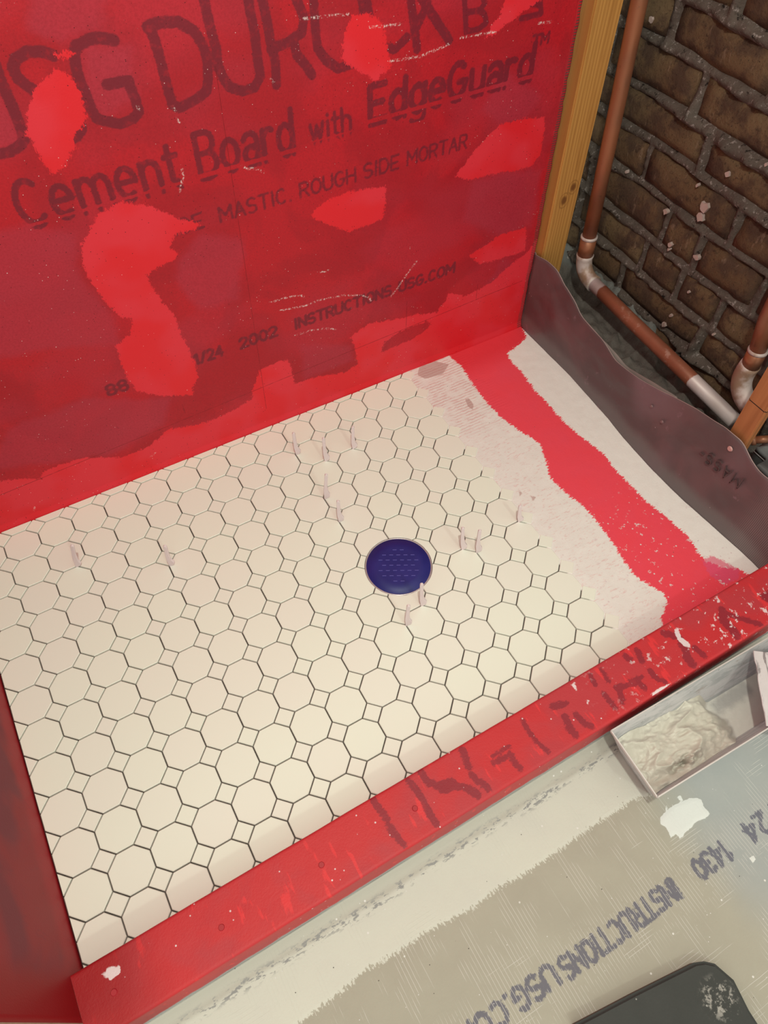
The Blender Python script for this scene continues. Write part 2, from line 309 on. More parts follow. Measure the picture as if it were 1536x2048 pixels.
CTEXT=[([(-0.3073,-0.305),(-0.3045,-0.3207),(-0.3032,-0.3361)],8),([(-0.3043,-0.3434),(-0.3039,-0.3586),(-0.2994,-0.3717)],8),([(-0.2521,-0.3053),(-0.2497,-0.3227),(-0.2482,-0.3371)],8),([(-0.2499,-0.3451),(-0.25,-0.3569),(-0.2487,-0.3714)],8),([(-0.2321,-0.3042),(-0.2307,-0.3151),(-0.2245,-0.3287),(-0.209,-0.3352),(-0.2004,-0.337)],9),([(-0.2187,-0.3388),(-0.1999,-0.3426),(-0.1874,-0.3536),(-0.18,-0.3684)],9),([(-0.1653,-0.3073),(-0.1673,-0.3206),(-0.1691,-0.3322)],8),([(-0.1724,-0.3421),(-0.1693,-0.3524),(-0.1623,-0.3678)],8),([(-0.1336,-0.3358),(-0.1042,-0.3355)],4),([(-0.1375,-0.3439),(-0.1134,-0.3448)],6),([(-0.1083,-0.3437),(-0.1099,-0.3556),(-0.1081,-0.3685)],7),([(-0.0649,-0.3138),(-0.0666,-0.333),(-0.0657,-0.3533),(-0.0612,-0.3673)],6),([(-0.0137,-0.3189),(0.0035,-0.3252)],9),([(-0.008,-0.3411),(-0.0131,-0.3593),(-0.0116,-0.3676)],9),([(0.0068,-0.3444),(0.0093,-0.3585),(0.0147,-0.3701)],8),([(0.0647,-0.3082),(0.061,-0.3233)],6),([(0.0838,-0.3108),(0.0823,-0.33)],6),([(0.0638,-0.3419),(0.0639,-0.3656)],7),([(0.0885,-0.3443),(0.0801,-0.3643)],7),([(0.0865,-0.3432),(0.1191,-0.3536),(0.1222,-0.3635)],8),([(0.1083,-0.3448),(0.1294,-0.3486)],6),([(0.1469,-0.3466),(0.1457,-0.3579),(0.1552,-0.3714)],7),([(0.131,-0.3115),(0.1323,-0.3169)],8),([(0.1523,-0.3122),(0.1467,-0.3289)],8),([(0.2094,-0.3118),(0.2242,-0.326),(0.2182,-0.3468),(0.21,-0.362),(0.2102,-0.3715)],10),([(0.232,-0.3518),(0.2359,-0.3683)],8),([(0.3166,-0.3256),(0.3046,-0.341),(0.306,-0.3568),(0.3039,-0.3684)],11),([(0.3148,-0.3307),(0.3297,-0.3493),(0.3501,-0.3729)],8),([(0.4285,-0.3421),(0.3919,-0.3424),(0.3969,-0.3557)],9)]
CWHITE=[[(0.2258,-0.3142),(0.2337,-0.3147),(0.2264,-0.3292),(0.2318,-0.3411),(0.2274,-0.3501),(0.2204,-0.3423),(0.2187,-0.3297)],[(0.1224,-0.3752),(0.1409,-0.3742),(0.1614,-0.3777),(0.1417,-0.3809),(0.1247,-0.3836)],[(-0.6874,-0.3171),(-0.6755,-0.3145),(-0.6661,-0.3199),(-0.6682,-0.3263),(-0.6802,-0.3294)],[(0.0294,-0.3063),(0.0365,-0.3067),(0.0311,-0.3207),(0.0284,-0.3147)],[(0.0341,-0.3356),(0.037,-0.339),(0.0319,-0.3431)]]
CSCREW=[(-0.6806,-0.3423),(-0.5442,-0.3427),(-0.4046,-0.3409),(-0.2633,-0.3412)]
BAND=[[(-0.7519,-0.4229),(-0.5763,-0.4701),(-0.5119,-0.4734),(-0.4481,-0.4703),(-0.412,-0.465),(-0.3759,-0.4681),(-0.3442,-0.4678),(-0.3121,-0.468),(-0.2461,-0.4747),(-0.1985,-0.472),(-0.1701,-0.4752),(-0.1163,-0.4755),(-0.0328,-0.4731),(0.004,-0.475),(0.0368,-0.4734),(0.0648,-0.4812),(0.1302,-0.4417),(0.4208,-0.4462),(0.5553,-0.325),(0.2049,-0.3235),(-0.7203,-0.3195)]]
SPLAT=[[(0.0552,-0.5136),(0.0686,-0.5102),(0.0792,-0.5101),(0.0889,-0.5094),(0.097,-0.5121),(0.1029,-0.5123),(0.1135,-0.5139),(0.124,-0.519),(0.1266,-0.5258),(0.1228,-0.533),(0.1246,-0.5445),(0.1129,-0.5464),(0.0981,-0.5429),(0.0863,-0.5459),(0.0725,-0.5464),(0.0681,-0.5487),(0.0616,-0.5485),(0.0607,-0.5415),(0.0504,-0.5415),(0.0531,-0.5354),(0.054,-0.5263),(0.0511,-0.5198)],[(0.0977,-0.5031),(0.1043,-0.5043),(0.1026,-0.5109),(0.0969,-0.5089)],[(0.1298,-0.6166),(0.1373,-0.6174),(0.1369,-0.6229),(0.1289,-0.624)],[(0.0751,-0.504),(0.0771,-0.5051),(0.0733,-0.5092),(0.0722,-0.5079)]]
LTOP=[(0.4336,0.1859),(0.3802,0.1959),(0.35,0.192),(0.3345,0.1787),(0.3087,0.1724),(0.2869,0.1635),(0.2684,0.1463),(0.2198,0.1389),(0.1969,0.1377),(0.1537,0.1214),(0.1118,0.1241),(0.0733,0.1312),(0.0382,0.1427),(0.0045,0.1537),(-0.0279,0.1642),(-0.0611,0.1702),(-0.0924,0.1776),(-0.1235,0.1831),(-0.1475,0.1798),(-0.1613,0.1687),(-0.1792,0.1621),(-0.1974,0.1585),(-0.2078,0.1608),(-0.243,0.1614),(-0.2867,0.1396)]
LBASE=[(0.4327,0.4842),(0.399,0.483),(0.3475,0.4855),(0.2703,0.4803),(0.197,0.4753),(0.1271,0.4706),(0.0555,0.4617),(-0.0219,0.4576),(-0.0907,0.4577),(-0.1521,0.4617),(-0.2108,0.4656),(-0.2553,0.4694),(-0.273,0.4693)]
LFOLD=[(0.2969,0.1298),(0.241,0.1267),(0.1699,0.118),(0.1381,0.1116),(0.0814,0.1269),(0.0212,0.1409)]
NAILS=[(-0.1302,0.1539),(0.0394,0.1008),(0.0062,0.0902),(0.4338,0.1745),(0.3201,0.1045)]
PADTOP=[(-0.2109,-0.645),(-0.1241,-0.6568),(-0.0348,-0.6703),(-0.0223,-0.6755),(-0.0119,-0.6846),(-0.0038,-0.71),(-0.0073,-0.7264),(-0.0108,-0.7425),(-0.0118,-0.7585)]
FLECK=[(0.1811,0.3849,16),(0.18,0.3662,13),(0.2519,0.3376,9),(0.2185,0.2908,8),(0.1578,0.3022,10),(0.2178,0.2808,4),(0.1624,0.4514,8),(0.1611,0.1711,6),(0.1682,0.1441,9),(0.1056,0.4955,5),(0.2085,0.4091,5),(0.4035,0.5902,8),(0.3653,0.3546,5),(0.0632,0.1988,4),(0.1445,0.2367,5)]


# ================================================================== STRUCTURE
YB = lambda x: S * 7.245 - .0085 * x           # the back wall runs very slightly out of square
XL = -12.02 * S                                # left wall

RED_DARK, RED_BRIGHT, RED_DULL, RED_MID = al(174, 30, 38), al(222, 38, 44), al(178, 52, 64), al(188, 31, 39)
INK = al(112, 32, 42)
WHITE = al(226, 208, 194)

def red_wall_material():
    M = Mat('red_membrane_on_cement_board', .46, spec=.25)
    x, y, z = M.xyz()
    blot = M.noise(7, 3, .5, dist=.6)
    base = M.mix(M.step(blot, .45, .56), RED_DARK, RED_MID)
    base = M.mix(M.math('MULTIPLY', M.step(M.noise(5.3, 2, .5, vec=M.scaled((1, 1, 1.7))), .45, .65), .35), base, RED_DULL)
    base = M.mix(M.math('MULTIPLY', M.ragged('dull', .022, 40, .009), .6), base, RED_DULL)
    base = M.mix(M.step(M.noise(340, 3, .7), .35, .7, .0, .28), base, al(120, 22, 30))
    # printed ink under the membrane, worn in rows
    d = M.math('ADD', M.attr('ink'), M.math('MULTIPLY', M.math('SUBTRACT', M.noise(260, 3, .7, vec=M.scaled((.55, 1, 1.6))), .5), .0046))
    ink = M.math('MULTIPLY', M.step(d, -.0012, .001), M.step(M.noise(120, 2, .6), .25, .5, .5, .85))
    base = M.mix(ink, base, INK)
    # set-out lines in pencil
    def line(coord, pos, lo, hi, other, wd=.0009):
        k = M.step(M.math('ABSOLUTE', M.math('SUBTRACT', coord, pos)), wd, wd * .3)
        k = M.math('MULTIPLY', k, M.math('GREATER_THAN', other, lo)); k = M.math('MULTIPLY', k, M.math('LESS_THAN', other, hi))
        return M.math('MULTIPLY', k, M.step(M.noise(90, 2), .3, .55, .35, .9))
    lines = line(M.math('SUBTRACT', z, M.math('MULTIPLY', x, .0385)), .1082, -.72, .46, x)
    lines = M.math('MAXIMUM', lines, line(M.math('ADD', x, M.math('MULTIPLY', z, -.026)), -.133, .045, .66, z, .0007))
    lines = M.math('MAXIMUM', lines, line(x, .18, .11, .18, z))
    lines = M.math('MAXIMUM', lines, line(x, .345, .125, .16, z))
    lines = M.math('MAXIMUM', lines, line(x, -.283, .11, .135, z))
    thick = M.step(M.math('ADD', M.math('ADD', M.attr('thick'), M.math('MULTIPLY', M.math('SUBTRACT', M.noise(110, 4, .65), .5), .016)), M.math('MULTIPLY', M.math('SUBTRACT', M.noise(420, 3, .7, vec=M.scaled((1.6, 1, .6))), .5), .014)), -.0005, .0005)
    shade = M.mix(M.step(M.noise(9, 2), .42, .6), RED_BRIGHT, al(222, 50, 58))
    base = M.mix(thick, base, shade)
    base = M.mix(M.math('MULTIPLY', lines, .75), base, al(110, 16, 22))
    # fibreglass tape ticks along the free edge
    tick = M.math('MULTIPLY', M.step(M.math('ADD', x, M.math('MULTIPLY', M.noise(60, 2), .006)), .4705, .4735),
                  M.step(M.math('SINE', M.math('MULTIPLY', z, 1500.0)), -.1, .3))
    base = M.mix(tick, base, al(95, 62, 56))
    base = M.mix(M.math('MULTIPLY', M.dots(260, .2, .16), M.step(M.noise(11, 2), .35, .55)), base, al(70, 14, 20))
    wm = M.math('MULTIPLY', M.ragged('white', .004, 300, .0012), M.step(M.noise(330, 2, .6), .45, .66))
    wm = M.math('MAXIMUM', wm, M.math('MULTIPLY', M.dots(230, .15, .10), M.step(M.noise(8, 2), .42, .6)))
    wm = M.math('MAXIMUM', wm, M.math('MULTIPLY', M.dots(60, .05, .12), .9))
    base = M.mix(wm, base, al(232, 205, 190))
    M.col(base)
    h = M.math('ADD', M.noise(420, 3, .6), M.math('MULTIPLY', thick, 1.2))
    M.bump(h, .25, .0008)
    M.rough(M.step(M.noise(14, 2), .3, .7, .36, .55))
    return M.m
m_wall = red_wall_material()

# back wall: hi-res board where the print is, plain board above
P = Plane(-.76, .479, -.012, .86, .0022)
thick, dull, ink, white = P.field(), P.field(), P.field(), P.field()
for p in THICK: P.poly(thick, p)
for p in HOLE: P.poly(thick, p, inv=True)
for p in DULL: P.poly(dull, p)
for p in BIG: P.stroke(ink, p, .0064)
for p in BRAND: P.stroke(ink, p, .0042)
b2 = 8.72 * S
for t, a, b, h, y in (('Cement', -6.72, -3.2, 1.0, 8.72), ('Board', -2.7, -.35, 1.0, 8.74), ('with', .12, 1.2, .62, 8.81)):
    write_split(P, ink, t, a * S, b * S, (y + .06) * S, h * S * .95, .0041 if h == 1 else .0026)
write_split(P, ink, 'EdgeGuard', 1.75 * S, 6.6 * S, 8.98 * S, .80 * S, .0048)
write(P, ink, 'T', 6.5 * S, 6.72 * S, 9.72 * S, .25 * S, .0022)
write(P, ink, 'M', 6.78 * S, 7.0 * S, 9.72 * S, .25 * S, .0022)
for t, a, b in (('SMOOTH', -5.72, -4.2), ('SIDE', -3.95, -2.92), ('MASTIC.', -2.46, -.55), ('ROUGH', -.29, 1.29), ('SIDE', 1.55, 2.58), ('MORTAR', 2.86, 4.73)):
    write(P, ink, t, a * S, b * S, 7.54 * S, .38 * S, .0019)
for t, a, b in (('88', -6.55, -5.98), ('1/24', -4.0, -3.18), ('2002', -2.62, -1.46), ('INSTRUCTIONS', -.86, 2.4), ('USG.COM', 2.7, 4.72)):
    write(P, ink, t, a * S, b * S, 3.5 * S, .36 * S, .0027)
for p in WHITE_MARKS: P.stroke(white, p, .0014)
X, Z = P.A, P.B
Xe = np.where(X > .47, X + .0035 * (vnoise(X * 0, Z * 60, 3) - .5) + .006 * np.clip((Z - .3) / .5, 0, 1) * -1, X)
Yw = YB(X) + .0012 * (vnoise(X * 6, Z * 6, 3) - .5)
Yw -= .0035 * np.clip(1 - Z / .012, 0, 1)
me = grid_mesh('wall_back', np.stack([Xe, Yw, Z], -1)[::1], skirt=(0, .0127, 0))
for k, F in (('thick', thick), ('dull', dull), ('ink', ink), ('white', white)): set_attr(me, k, F)
wall_back = prop(mesh_obj('wall_back', me, m_wall, smooth=True), kind='structure')
bm = box_bm(-.76, .473, 0, .0127, .86, 1.7)
for v in bm.verts: v.co.y += YB(v.co.x)
upper = from_bm('upper_board', bm, m_wall, wall_back)

# left wall
P2 = Plane(-5.88 * S, YB(XL) + .0, -.05, 1.7, .0075)
me = grid_mesh('wall_left', np.stack([XL + .001 * (vnoise(P2.A * 8, P2.B * 8, 3) - .5), P2.A, P2.B], -1)[:, ::-1], skirt=(-.014, 0, 0))
M = Mat('red_membrane_left', .5, spec=.15)
x, y, z = M.xyz()
base = M.mix(M.step(M.noise(6, 3, .5, dist=.5), .42, .58), al(118, 32, 44), al(142, 30, 36))
base = M.mix(M.step(M.math('ADD', z, M.math('MULTIPLY', M.noise(22, 3), .035)), .085, .05), base, al(158, 32, 38))
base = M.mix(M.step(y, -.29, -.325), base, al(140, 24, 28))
base = M.mix(M.math('MULTIPLY', M.step(M.noise(70, 3, .6, vec=M.scaled((1, 1, .25))), .6, .66), .18), base, al(110, 30, 45))
base = M.mix(M.math('MULTIPLY', M.step(M.math('ADD', y, M.math('MULTIPLY', M.noise(20, 2), .03)), -.265, -.31), .85), base, al(136, 14, 18))  # shade in the corner by the curb, painted as deeper red
base = M.mix(M.dots(120, .13, .05), base, al(225, 190, 178))
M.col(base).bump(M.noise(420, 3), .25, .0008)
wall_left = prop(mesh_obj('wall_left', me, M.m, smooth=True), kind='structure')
M = Mat('raw_board_edge', .9); M.col(M.mix(M.noise(90, 3), al(150, 120, 90), al(185, 160, 130)))
from_bm('board_edge', box_bm(XL - .014, XL - .0005, -5.885 * S - .004, -5.885 * S, -.05, 1.7), M.m, wall_left)

# shower floor: mortar bed, tile setting bed and the red strip
P3 = Plane(XL, 8.12 * S, -5.0 * S, YB(XL), .0035)
red, pink, stain = P3.field(), P3.field(), P3.field()
for p in RED: P3.poly(red, p)
for p in PINK: P3.poly(pink, p)
for p in STAIN: P3.poly(stain, p)
edge = P3.A - 3.03 * S
edge = P3.A - 2.9 * S
Zf = np.where(edge < 0, -.0062, -.0010) - .0016 * np.clip((edge - .02) / .05, 0, 1)
Zf = Zf + np.where(edge > 0, .0011 * (vnoise(P3.A * 70, P3.B * 70, 3) - .5), 0) * np.where(red > 0, .5, 1)
Zf += np.where(P3.A > .40, .002 * (vnoise(P3.A * 9, P3.B * 9, 3) - .5), 0)
Yc = np.minimum(P3.B, YB(P3.A) + .002)
me = grid_mesh('floor_shower', np.stack([P3.A, Yc, Zf], -1), skirt=(0, 0, -.03))
for k, F in (('red', red), ('pink', pink), ('stain', stain)): set_attr(me, k, F)
M = Mat('mortar_bed', .75, spec=.25)
x, y, z = M.xyz()
bed = M.mix(M.noise(60, 3), al(242, 236, 216), al(234, 226, 206))
scr = M.noise(170, 4, .7, vec=M.scaled((.5, 1.6, 1)))
thin = M.math('MULTIPLY', M.step(M.math('ADD', x, M.math('MULTIPLY', M.noise(9, 3), .12)), .40, .34), 1.0)
bed = M.mix(M.math('MULTIPLY', M.math('MULTIPLY', M.step(scr, .54, .66), thin), .4), bed, al(224, 160, 150))
wv = M.n('ShaderNodeTexWave', {'Vector': M.co, 'Scale': 46.0, 'Distortion': 2.0, 'Detail': 2.0, 'Detail Scale': 3.0}, bands_direction='Y').outputs['Fac']
rid = M.math('MULTIPLY', M.math('MULTIPLY', M.step(wv, .55, .9), M.step(y, .18, .27)), M.math('MULTIPLY', thin, M.step(M.noise(24, 2), .4, .56)))
bed = M.mix(M.math('MULTIPLY', rid, .5), bed, al(218, 148, 138))
bed = M.mix(M.math('MULTIPLY', M.ragged('stain', .004, 120, .001), .7), bed, al(190, 150, 135))
redm = M.mix(M.noise(20, 3), al(246, 72, 78), al(238, 78, 90))
redm = M.mix(M.math('MULTIPLY', M.step(y, .33, .4), .6), redm, RED_BRIGHT)
bed = M.mix(M.ragged('red', .026, 190, .0006, vec=M.scaled((.6, 2.0, 1))), bed, redm)
bed = M.mix(M.math('MULTIPLY', M.ragged('pink', .02, 220, .002), .75), bed, al(226, 84, 112))
lo = M.step(y, .0, -.12)
bed = M.mix(M.math('MULTIPLY', M.math('MULTIPLY', M.step(M.noise(75, 4, .7), .62, .67), lo), .85), bed, WHITE)
bed = M.mix(M.math('MULTIPLY', M.dots(95, .17, .3), lo), bed, WHITE)
bed = M.mix(M.dots(110, .1, .04), bed, al(96, 78, 66))
grout = M.mix(M.noise(120, 3, .7), al(60, 52, 44), al(118, 106, 92))
edge_n = M.math('ADD', x, M.math('MULTIPLY', M.math('SUBTRACT', M.noise(60, 2), .5), .004))
bed = M.mix(M.step(edge_n, 2.90 * S, 2.88 * S), bed, grout)
M.col(bed).bump(M.math('ADD', M.noise(260, 4, .65), M.math('MULTIPLY', rid, .8)), .35, .0012)
floor_shower = prop(mesh_obj('floor_shower', me, M.m, smooth=True), kind='structure')

# mosaic tiles: one mesh per whole kind, own meshes where a wall, the curb or the drain cuts them
DR = (-1.22 * S, .43 * S)
M = Mat('matte_white_tile', .38, spec=.4)
rnd = M.n('ShaderNodeObjectInfo').outputs['Random']
tc = M.mix(M.step(rnd, 0, 1), (.86, .84, .80, 1), (.86, .81, .79, 1))
tc = M.mix(M.math('MULTIPLY', M.dots(60, .03, .25), .6), tc, al(150, 130, 112))
M.col(tc).bump(M.noise(900, 2), .05, .0004)
m_tile = M.m

def clip(poly, f):
    out = []
    for p, q in zip(poly, poly[1:] + poly[:1]):
        a, b = f(p), f(q)
        if a >= 0: out.append(p)
        if (a >= 0) != (b >= 0):
            t = a / (a - b)
            out.append((p[0] + (q[0] - p[0]) * t, p[1] + (q[1] - p[1]) * t))
    return out
def drain_cut(poly, Rd):
    inside = lambda p: math.hypot(p[0] - DR[0], p[1] - DR[1]) < Rd
    pts = []
    for p, q in zip(poly, poly[1:] + poly[:1]):
        for i in range(24): pts.append((p[0] + (q[0] - p[0]) * i / 24, p[1] + (q[1] - p[1]) * i / 24, i == 0))
    flags = [inside(p) for p in pts]
    if not any(flags): return poly, False
    n = len(pts)
    k0 = next(i for i in range(n) if not flags[i] and flags[i - 1])
    out = []; leave = None
    for m in range(n + 1):
        i = (k0 + m) % n; p = pts[i]; prv = pts[i - 1]
        if m and flags[i] and not flags[i - 1]:
            leave = math.atan2(prv[1] - DR[1], prv[0] - DR[0])
            out.append(prv[:2])
        if m and not flags[i] and flags[i - 1]:
            ent = math.atan2(p[1] - DR[1], p[0] - DR[0])
            d = (ent - leave + math.pi) % (2 * math.pi) - math.pi
            for q in range(11): out.append((DR[0] + Rd * math.cos(leave + d * q / 10), DR[1] + Rd * math.sin(leave + d * q / 10)))
        if m < n and not flags[i] and (p[2] or m == 0): out.append(p[:2])
    res = []
    for p in out:
        if not res or math.hypot(p[0] - res[-1][0], p[1] - res[-1][1]) > 2e-4: res.append(p)
    if math.hypot(res[0][0] - res[-1][0], res[0][1] - res[-1][1]) < 2e-4: res.pop()
    return res, True
def area(poly): return sum(p[0] * q[1] - q[0] * p[1] for p, q in zip(poly, poly[1:] + poly[:1])) / 2
def tile_mesh(poly, name):
    cx = sum(p[0] for p in poly) / len(poly); cy = sum(p[1] for p in poly) / len(poly)
    bm = bmesh.new()
    ch = .0009
    rings = []
    for k, zz in ((0, -.0058), (0, -ch), (ch, 0.0)):
        r = []
        for p in poly:
            d = math.hypot(p[0] - cx, p[1] - cy)
            f = 1 - k / max(d, 1e-4)
            r.append(bm.verts.new((cx + (p[0] - cx) * f, cy + (p[1] - cy) * f, zz)))
        rings.append(r)
    n = len(poly)
    for a, b in zip(rings[:-1], rings[1:]):
        for i in range(n): bm.faces.new((a[i], a[(i + 1) % n], b[(i + 1) % n], b[i]))
    bm.faces.new(rings[-1])
    me = bpy.data.meshes.new(name)
    bm.to_mesh(me); bm.free()
    me.materials.append(m_tile)
    return me
DT = .292 * S; HG = .0165 * S
oc = .5 * S - HG; ocut = .5 * S - DT            # where the corner cut starts
ku = .5 * S - DT - HG * .45
OCT = [(oc, -ku), (oc, ku), (ku, oc), (-ku, oc), (-oc, ku), (-oc, -ku), (-ku, -oc), (ku, -oc)]
dd = DT - HG * 1.2
DOT = [(dd, 0), (0, dd), (-dd, 0), (0, -dd)]
oct_me, dot_me = tile_mesh(OCT, 'octagon_tile'), tile_mesh(DOT, 'square_tile')
def place_tile(kind, shape, me, i, j):
    cx, cy = i * S, j * S
    poly = [(cx + p[0], cy + p[1]) for p in shape]
    q = clip(poly, lambda p: p[0] - (XL + .0022))
    q = clip(q, lambda p: YB(p[0]) - .0045 - p[1]) if q else q
    q = clip(q, lambda p: p[1] - (-4.975 * S)) if q else q
    if len(q) < 3: return
    dx, dy = cx - DR[0], cy - DR[1]
    cut = False
    if math.hypot(dx, dy) < 1.7 * S:
        if all(math.hypot(p[0] - DR[0], p[1] - DR[1]) < .985 * S for p in q): return
        q, cut = drain_cut(q, .985 * S)
    if area(q) < 6e-6: return
    if q == poly: m = me; loc = (cx, cy, 0)
    else: m = tile_mesh([(p[0] - cx, p[1] - cy) for p in q], kind); loc = (cx, cy, 0)
    o = bpy.data.objects.new(kind, m)
    o.location = (loc[0], loc[1], random.uniform(-.00015, .00015))
    o.rotation_euler = (random.gauss(0, .0025), random.gauss(0, .0025), random.gauss(0, .002))
    link(o, floor_shower)
for j in range(-5, 8):
    for i in range(-12, 3): place_tile('octagon_tile', OCT, oct_me, i + .5, j + .5)
for j in range(-5, 8):
    for i in range(-12, 4): place_tile('square_tile', DOT, dot_me, i, j)

# bathroom floor: cement board with skim-coat band
ZO = -.7 * S
P4 = Plane(-.95, .98, -1.25, -6.33 * S, .0025)
band, text, splat = P4.field(), P4.field(), P4.field()
for p in BAND: P4.poly(band, p)
for p in SPLAT: P4.poly(splat, p)
write(P4, text, 'INSTRUCTIONS', .22 * S, -3.08 * S, -9.68 * S, .42 * S, .0031, True)
write(P4, text, 'USG.COM', -3.27 * S, -5.75 * S, -9.64 * S, .42 * S, .0033, True)
write(P4, text, '1430', 1.85 * S, .86 * S, -9.66 * S, .42 * S, .0031, True)
write(P4, text, '1/24', 3.75 * S, 2.5 * S, -9.66 * S, .42 * S, .0031, True)
near = np.clip((P4.B - (-6.60 * S)) / (.26 * S), 0, 1)
Zo = ZO + .012 * near ** 2 + .0006 * (vnoise(P4.A * 40, P4.B * 40, 4) - .5)
Zo += .0009 * np.clip(splat / .003, 0, 1) + .0005 * np.clip(band / .004, 0, 1)
me = grid_mesh('floor', np.stack([P4.A, P4.B, Zo], -1), skirt=(0, 0, -.02))
for k, F in (('band', band), ('ink', text), ('splat', splat)): set_attr(me, k, F)
M = Mat('cement_board_floor', .8, spec=.25)
x, y, z = M.xyz()
bd = M.mix(M.noise(14, 4, .6), al(178, 171, 146), al(163, 155, 132))
bd = M.mix(M.step(M.math('ADD', x, M.math('MULTIPLY', M.noise(7, 2), .1)), .09, .2), bd, M.mix(M.noise(30, 3), al(160, 162, 150), al(172, 170, 156)))
def hatch(dirv, sc):
    wv = M.n('ShaderNodeTexWave', {'Vector': M.co, 'Scale': sc, 'Distortion': .6, 'Detail': 1.0}, bands_direction=dirv).outputs['Fac']
    return M.step(wv, .93, .985)
mesh_l = M.math('MAXIMUM', M.math('MULTIPLY', hatch('X', 62.0), M.step(M.noise(34, 2, vec=M.scaled((1, .35, 1))), .54, .62)),
                M.math('MULTIPLY', hatch('Y', 62.0), M.step(M.noise(34, 2, vec=M.scaled((.35, 1, 1))), .6, .66)))
d = M.math('ADD', M.attr('ink'), M.math('MULTIPLY', M.math('SUBTRACT', M.noise(300, 3, .7), .5), .0085))
bd = M.mix(M.math('MULTIPLY', M.step(d, -.0009, .0009), .85), bd, al(98, 96, 104))
near_ink = M.math('MULTIPLY', M.step(M.math('ABSOLUTE', M.math('ADD', y, 9.95 * S)), .05, .02), M.math('MULTIPLY', hatch('X', 62.0), M.step(M.noise(60, 2), .42, .5)))
mesh_l = M.math('MAXIMUM', mesh_l, near_ink)
bd = M.mix(M.math('MULTIPLY', mesh_l, .65), bd, al(212, 205, 186))
bandc = M.mix(M.noise(9, 3, dist=.5), al(212, 209, 183), al(202, 198, 177))
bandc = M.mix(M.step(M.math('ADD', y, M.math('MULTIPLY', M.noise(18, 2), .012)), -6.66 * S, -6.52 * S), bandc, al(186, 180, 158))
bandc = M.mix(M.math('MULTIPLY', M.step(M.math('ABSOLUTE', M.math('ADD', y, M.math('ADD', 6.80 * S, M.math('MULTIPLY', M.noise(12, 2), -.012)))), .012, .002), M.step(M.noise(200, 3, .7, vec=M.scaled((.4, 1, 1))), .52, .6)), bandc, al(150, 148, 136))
bd = M.mix(M.ragged('band', .034, 190, .0006, vec=M.scaled((1.8, .7, 1))), bd, bandc)
bd = M.mix(M.ragged('splat', .004, 180, .0005), bd, al(222, 220, 202))
bd = M.mix(M.dots(70, .12, .13), bd, al(222, 216, 198))
bd = M.mix(M.dots(190, .14, .05), bd, al(224, 218, 204))
bd = M.mix(M.dots(90, .08, .1), bd, al(74, 66, 60))
bd = M.mix(M.dots(26, .04, .1), bd, al(176, 60, 52))
M.col(bd).bump(M.math('ADD', M.noise(300, 4, .65), mesh_l), .3, .001)
floor = prop(mesh_obj('floor', me, M.m, smooth=True), kind='structure')

# brick wall behind the framing
XB = 10.2 * S
Pb = Plane(-8.2 * S, 9.7 * S, -.06, 1.0, .0042)
BEDS = [-.15, 1.0, 2.1, 3.25, 4.48, 5.77, 7.02, 8.14, 9.38, 10.58, 11.8, 13.0, 14.2, 15.4, 16.6]
JOINTS = [[.5, 4.1, 7.7], [-1.8, 1.9, 5.5, 8.6], [-2.2, 1.52, 5.2, 7.3], [-.8, 1.3, 2.95, 4.6, 7.8], [-2.9, .4, 2.75, 4.18, 7.6], [-1.7, 1.93, 5.57, 7.2], [-3.4, .05, 3.7, 7.3],
          [-2.7, .9, 4.54, 8.1], [-1.2, 2.45, 6.07, 9.2], [.6, 4.3, 7.9], [-1.1, 2.4, 6.1], [.5, 4.2, 7.8], [-1.4, 2.2, 6.0], [.5, 4.2, 7.8]]
for js in JOINTS:
    while min(js) > -7.2: js.insert(0, min(js) - 3.62)
WOB = lambda y, z: .09 * S * (vnoise(y / S * .35 + 40, z / S * .2, 3) - .5) * 2
def brick_material():
    M = Mat('sooty_brick', .85, spec=.3)
    rnd = M.n('ShaderNodeObjectInfo').outputs['Random']
    a = M.mix(M.step(rnd, 0, 1), al(118, 94, 64), al(104, 78, 52))
    a = M.mix(M.step(M.noise(22, 4, .6), .42, .62), a, al(84, 62, 46))
    a = M.mix(M.math('MULTIPLY', M.step(M.noise(60, 4, .7), .55, .7), .7), a, al(58, 40, 32))
    a = M.mix(M.math('MULTIPLY', M.step(M.noise(90, 3, .6, vec=M.scaled((1, 1, .3))), .62, .7), .35), a, al(156, 128, 100))
    a = M.mix(M.step(M.noise(260, 4, .75), .56, .7), a, al(52, 36, 26))
    M.col(a).bump(M.noise(120, 6, .75), 1.0, .005)
    return M.m
m_brick = brick_material()
ridge = np.full(Pb.A.shape, 9.0)
for z in BEDS: ridge = np.minimum(ridge, np.abs(Pb.B - z * S - WOB(Pb.A, Pb.B)))
for k, js in enumerate(JOINTS):
    inrow = (Pb.B > BEDS[k] * S) & (Pb.B < BEDS[k + 1] * S)
    for y in js: ridge = np.where(inrow, np.minimum(ridge, np.abs(Pb.A - y * S) * 1.1), ridge)
n1 = vnoise(Pb.A * 38, Pb.B * 38, 4, 3); n2 = vnoise(Pb.A * 12, Pb.B * 12, 3, 6)
n3 = vnoise(Pb.A * 95, Pb.B * 95, 3, 21)
ridge = ridge + .09 * S * (n1 - .5) + .05 * S * (n3 - .5)
prof = np.clip(1.15 - ridge / (.17 * S + .20 * S * (n2 - .4)), 0, 1) ** .7
Xm = XB + .008 - prof * (.003 + .050 * n1 * n2) + .010 * (n1 - .5) - .010 * prof * (n3 - .5)
me = grid_mesh('wall_right', np.stack([Xm, Pb.A, Pb.B], -1)[:, ::-1], skirt=(.06, 0, 0))
M = Mat('rough_lime_mortar', .95, spec=.2)
a = M.mix(M.noise(35, 4, .65), al(72, 60, 50), al(112, 100, 86))
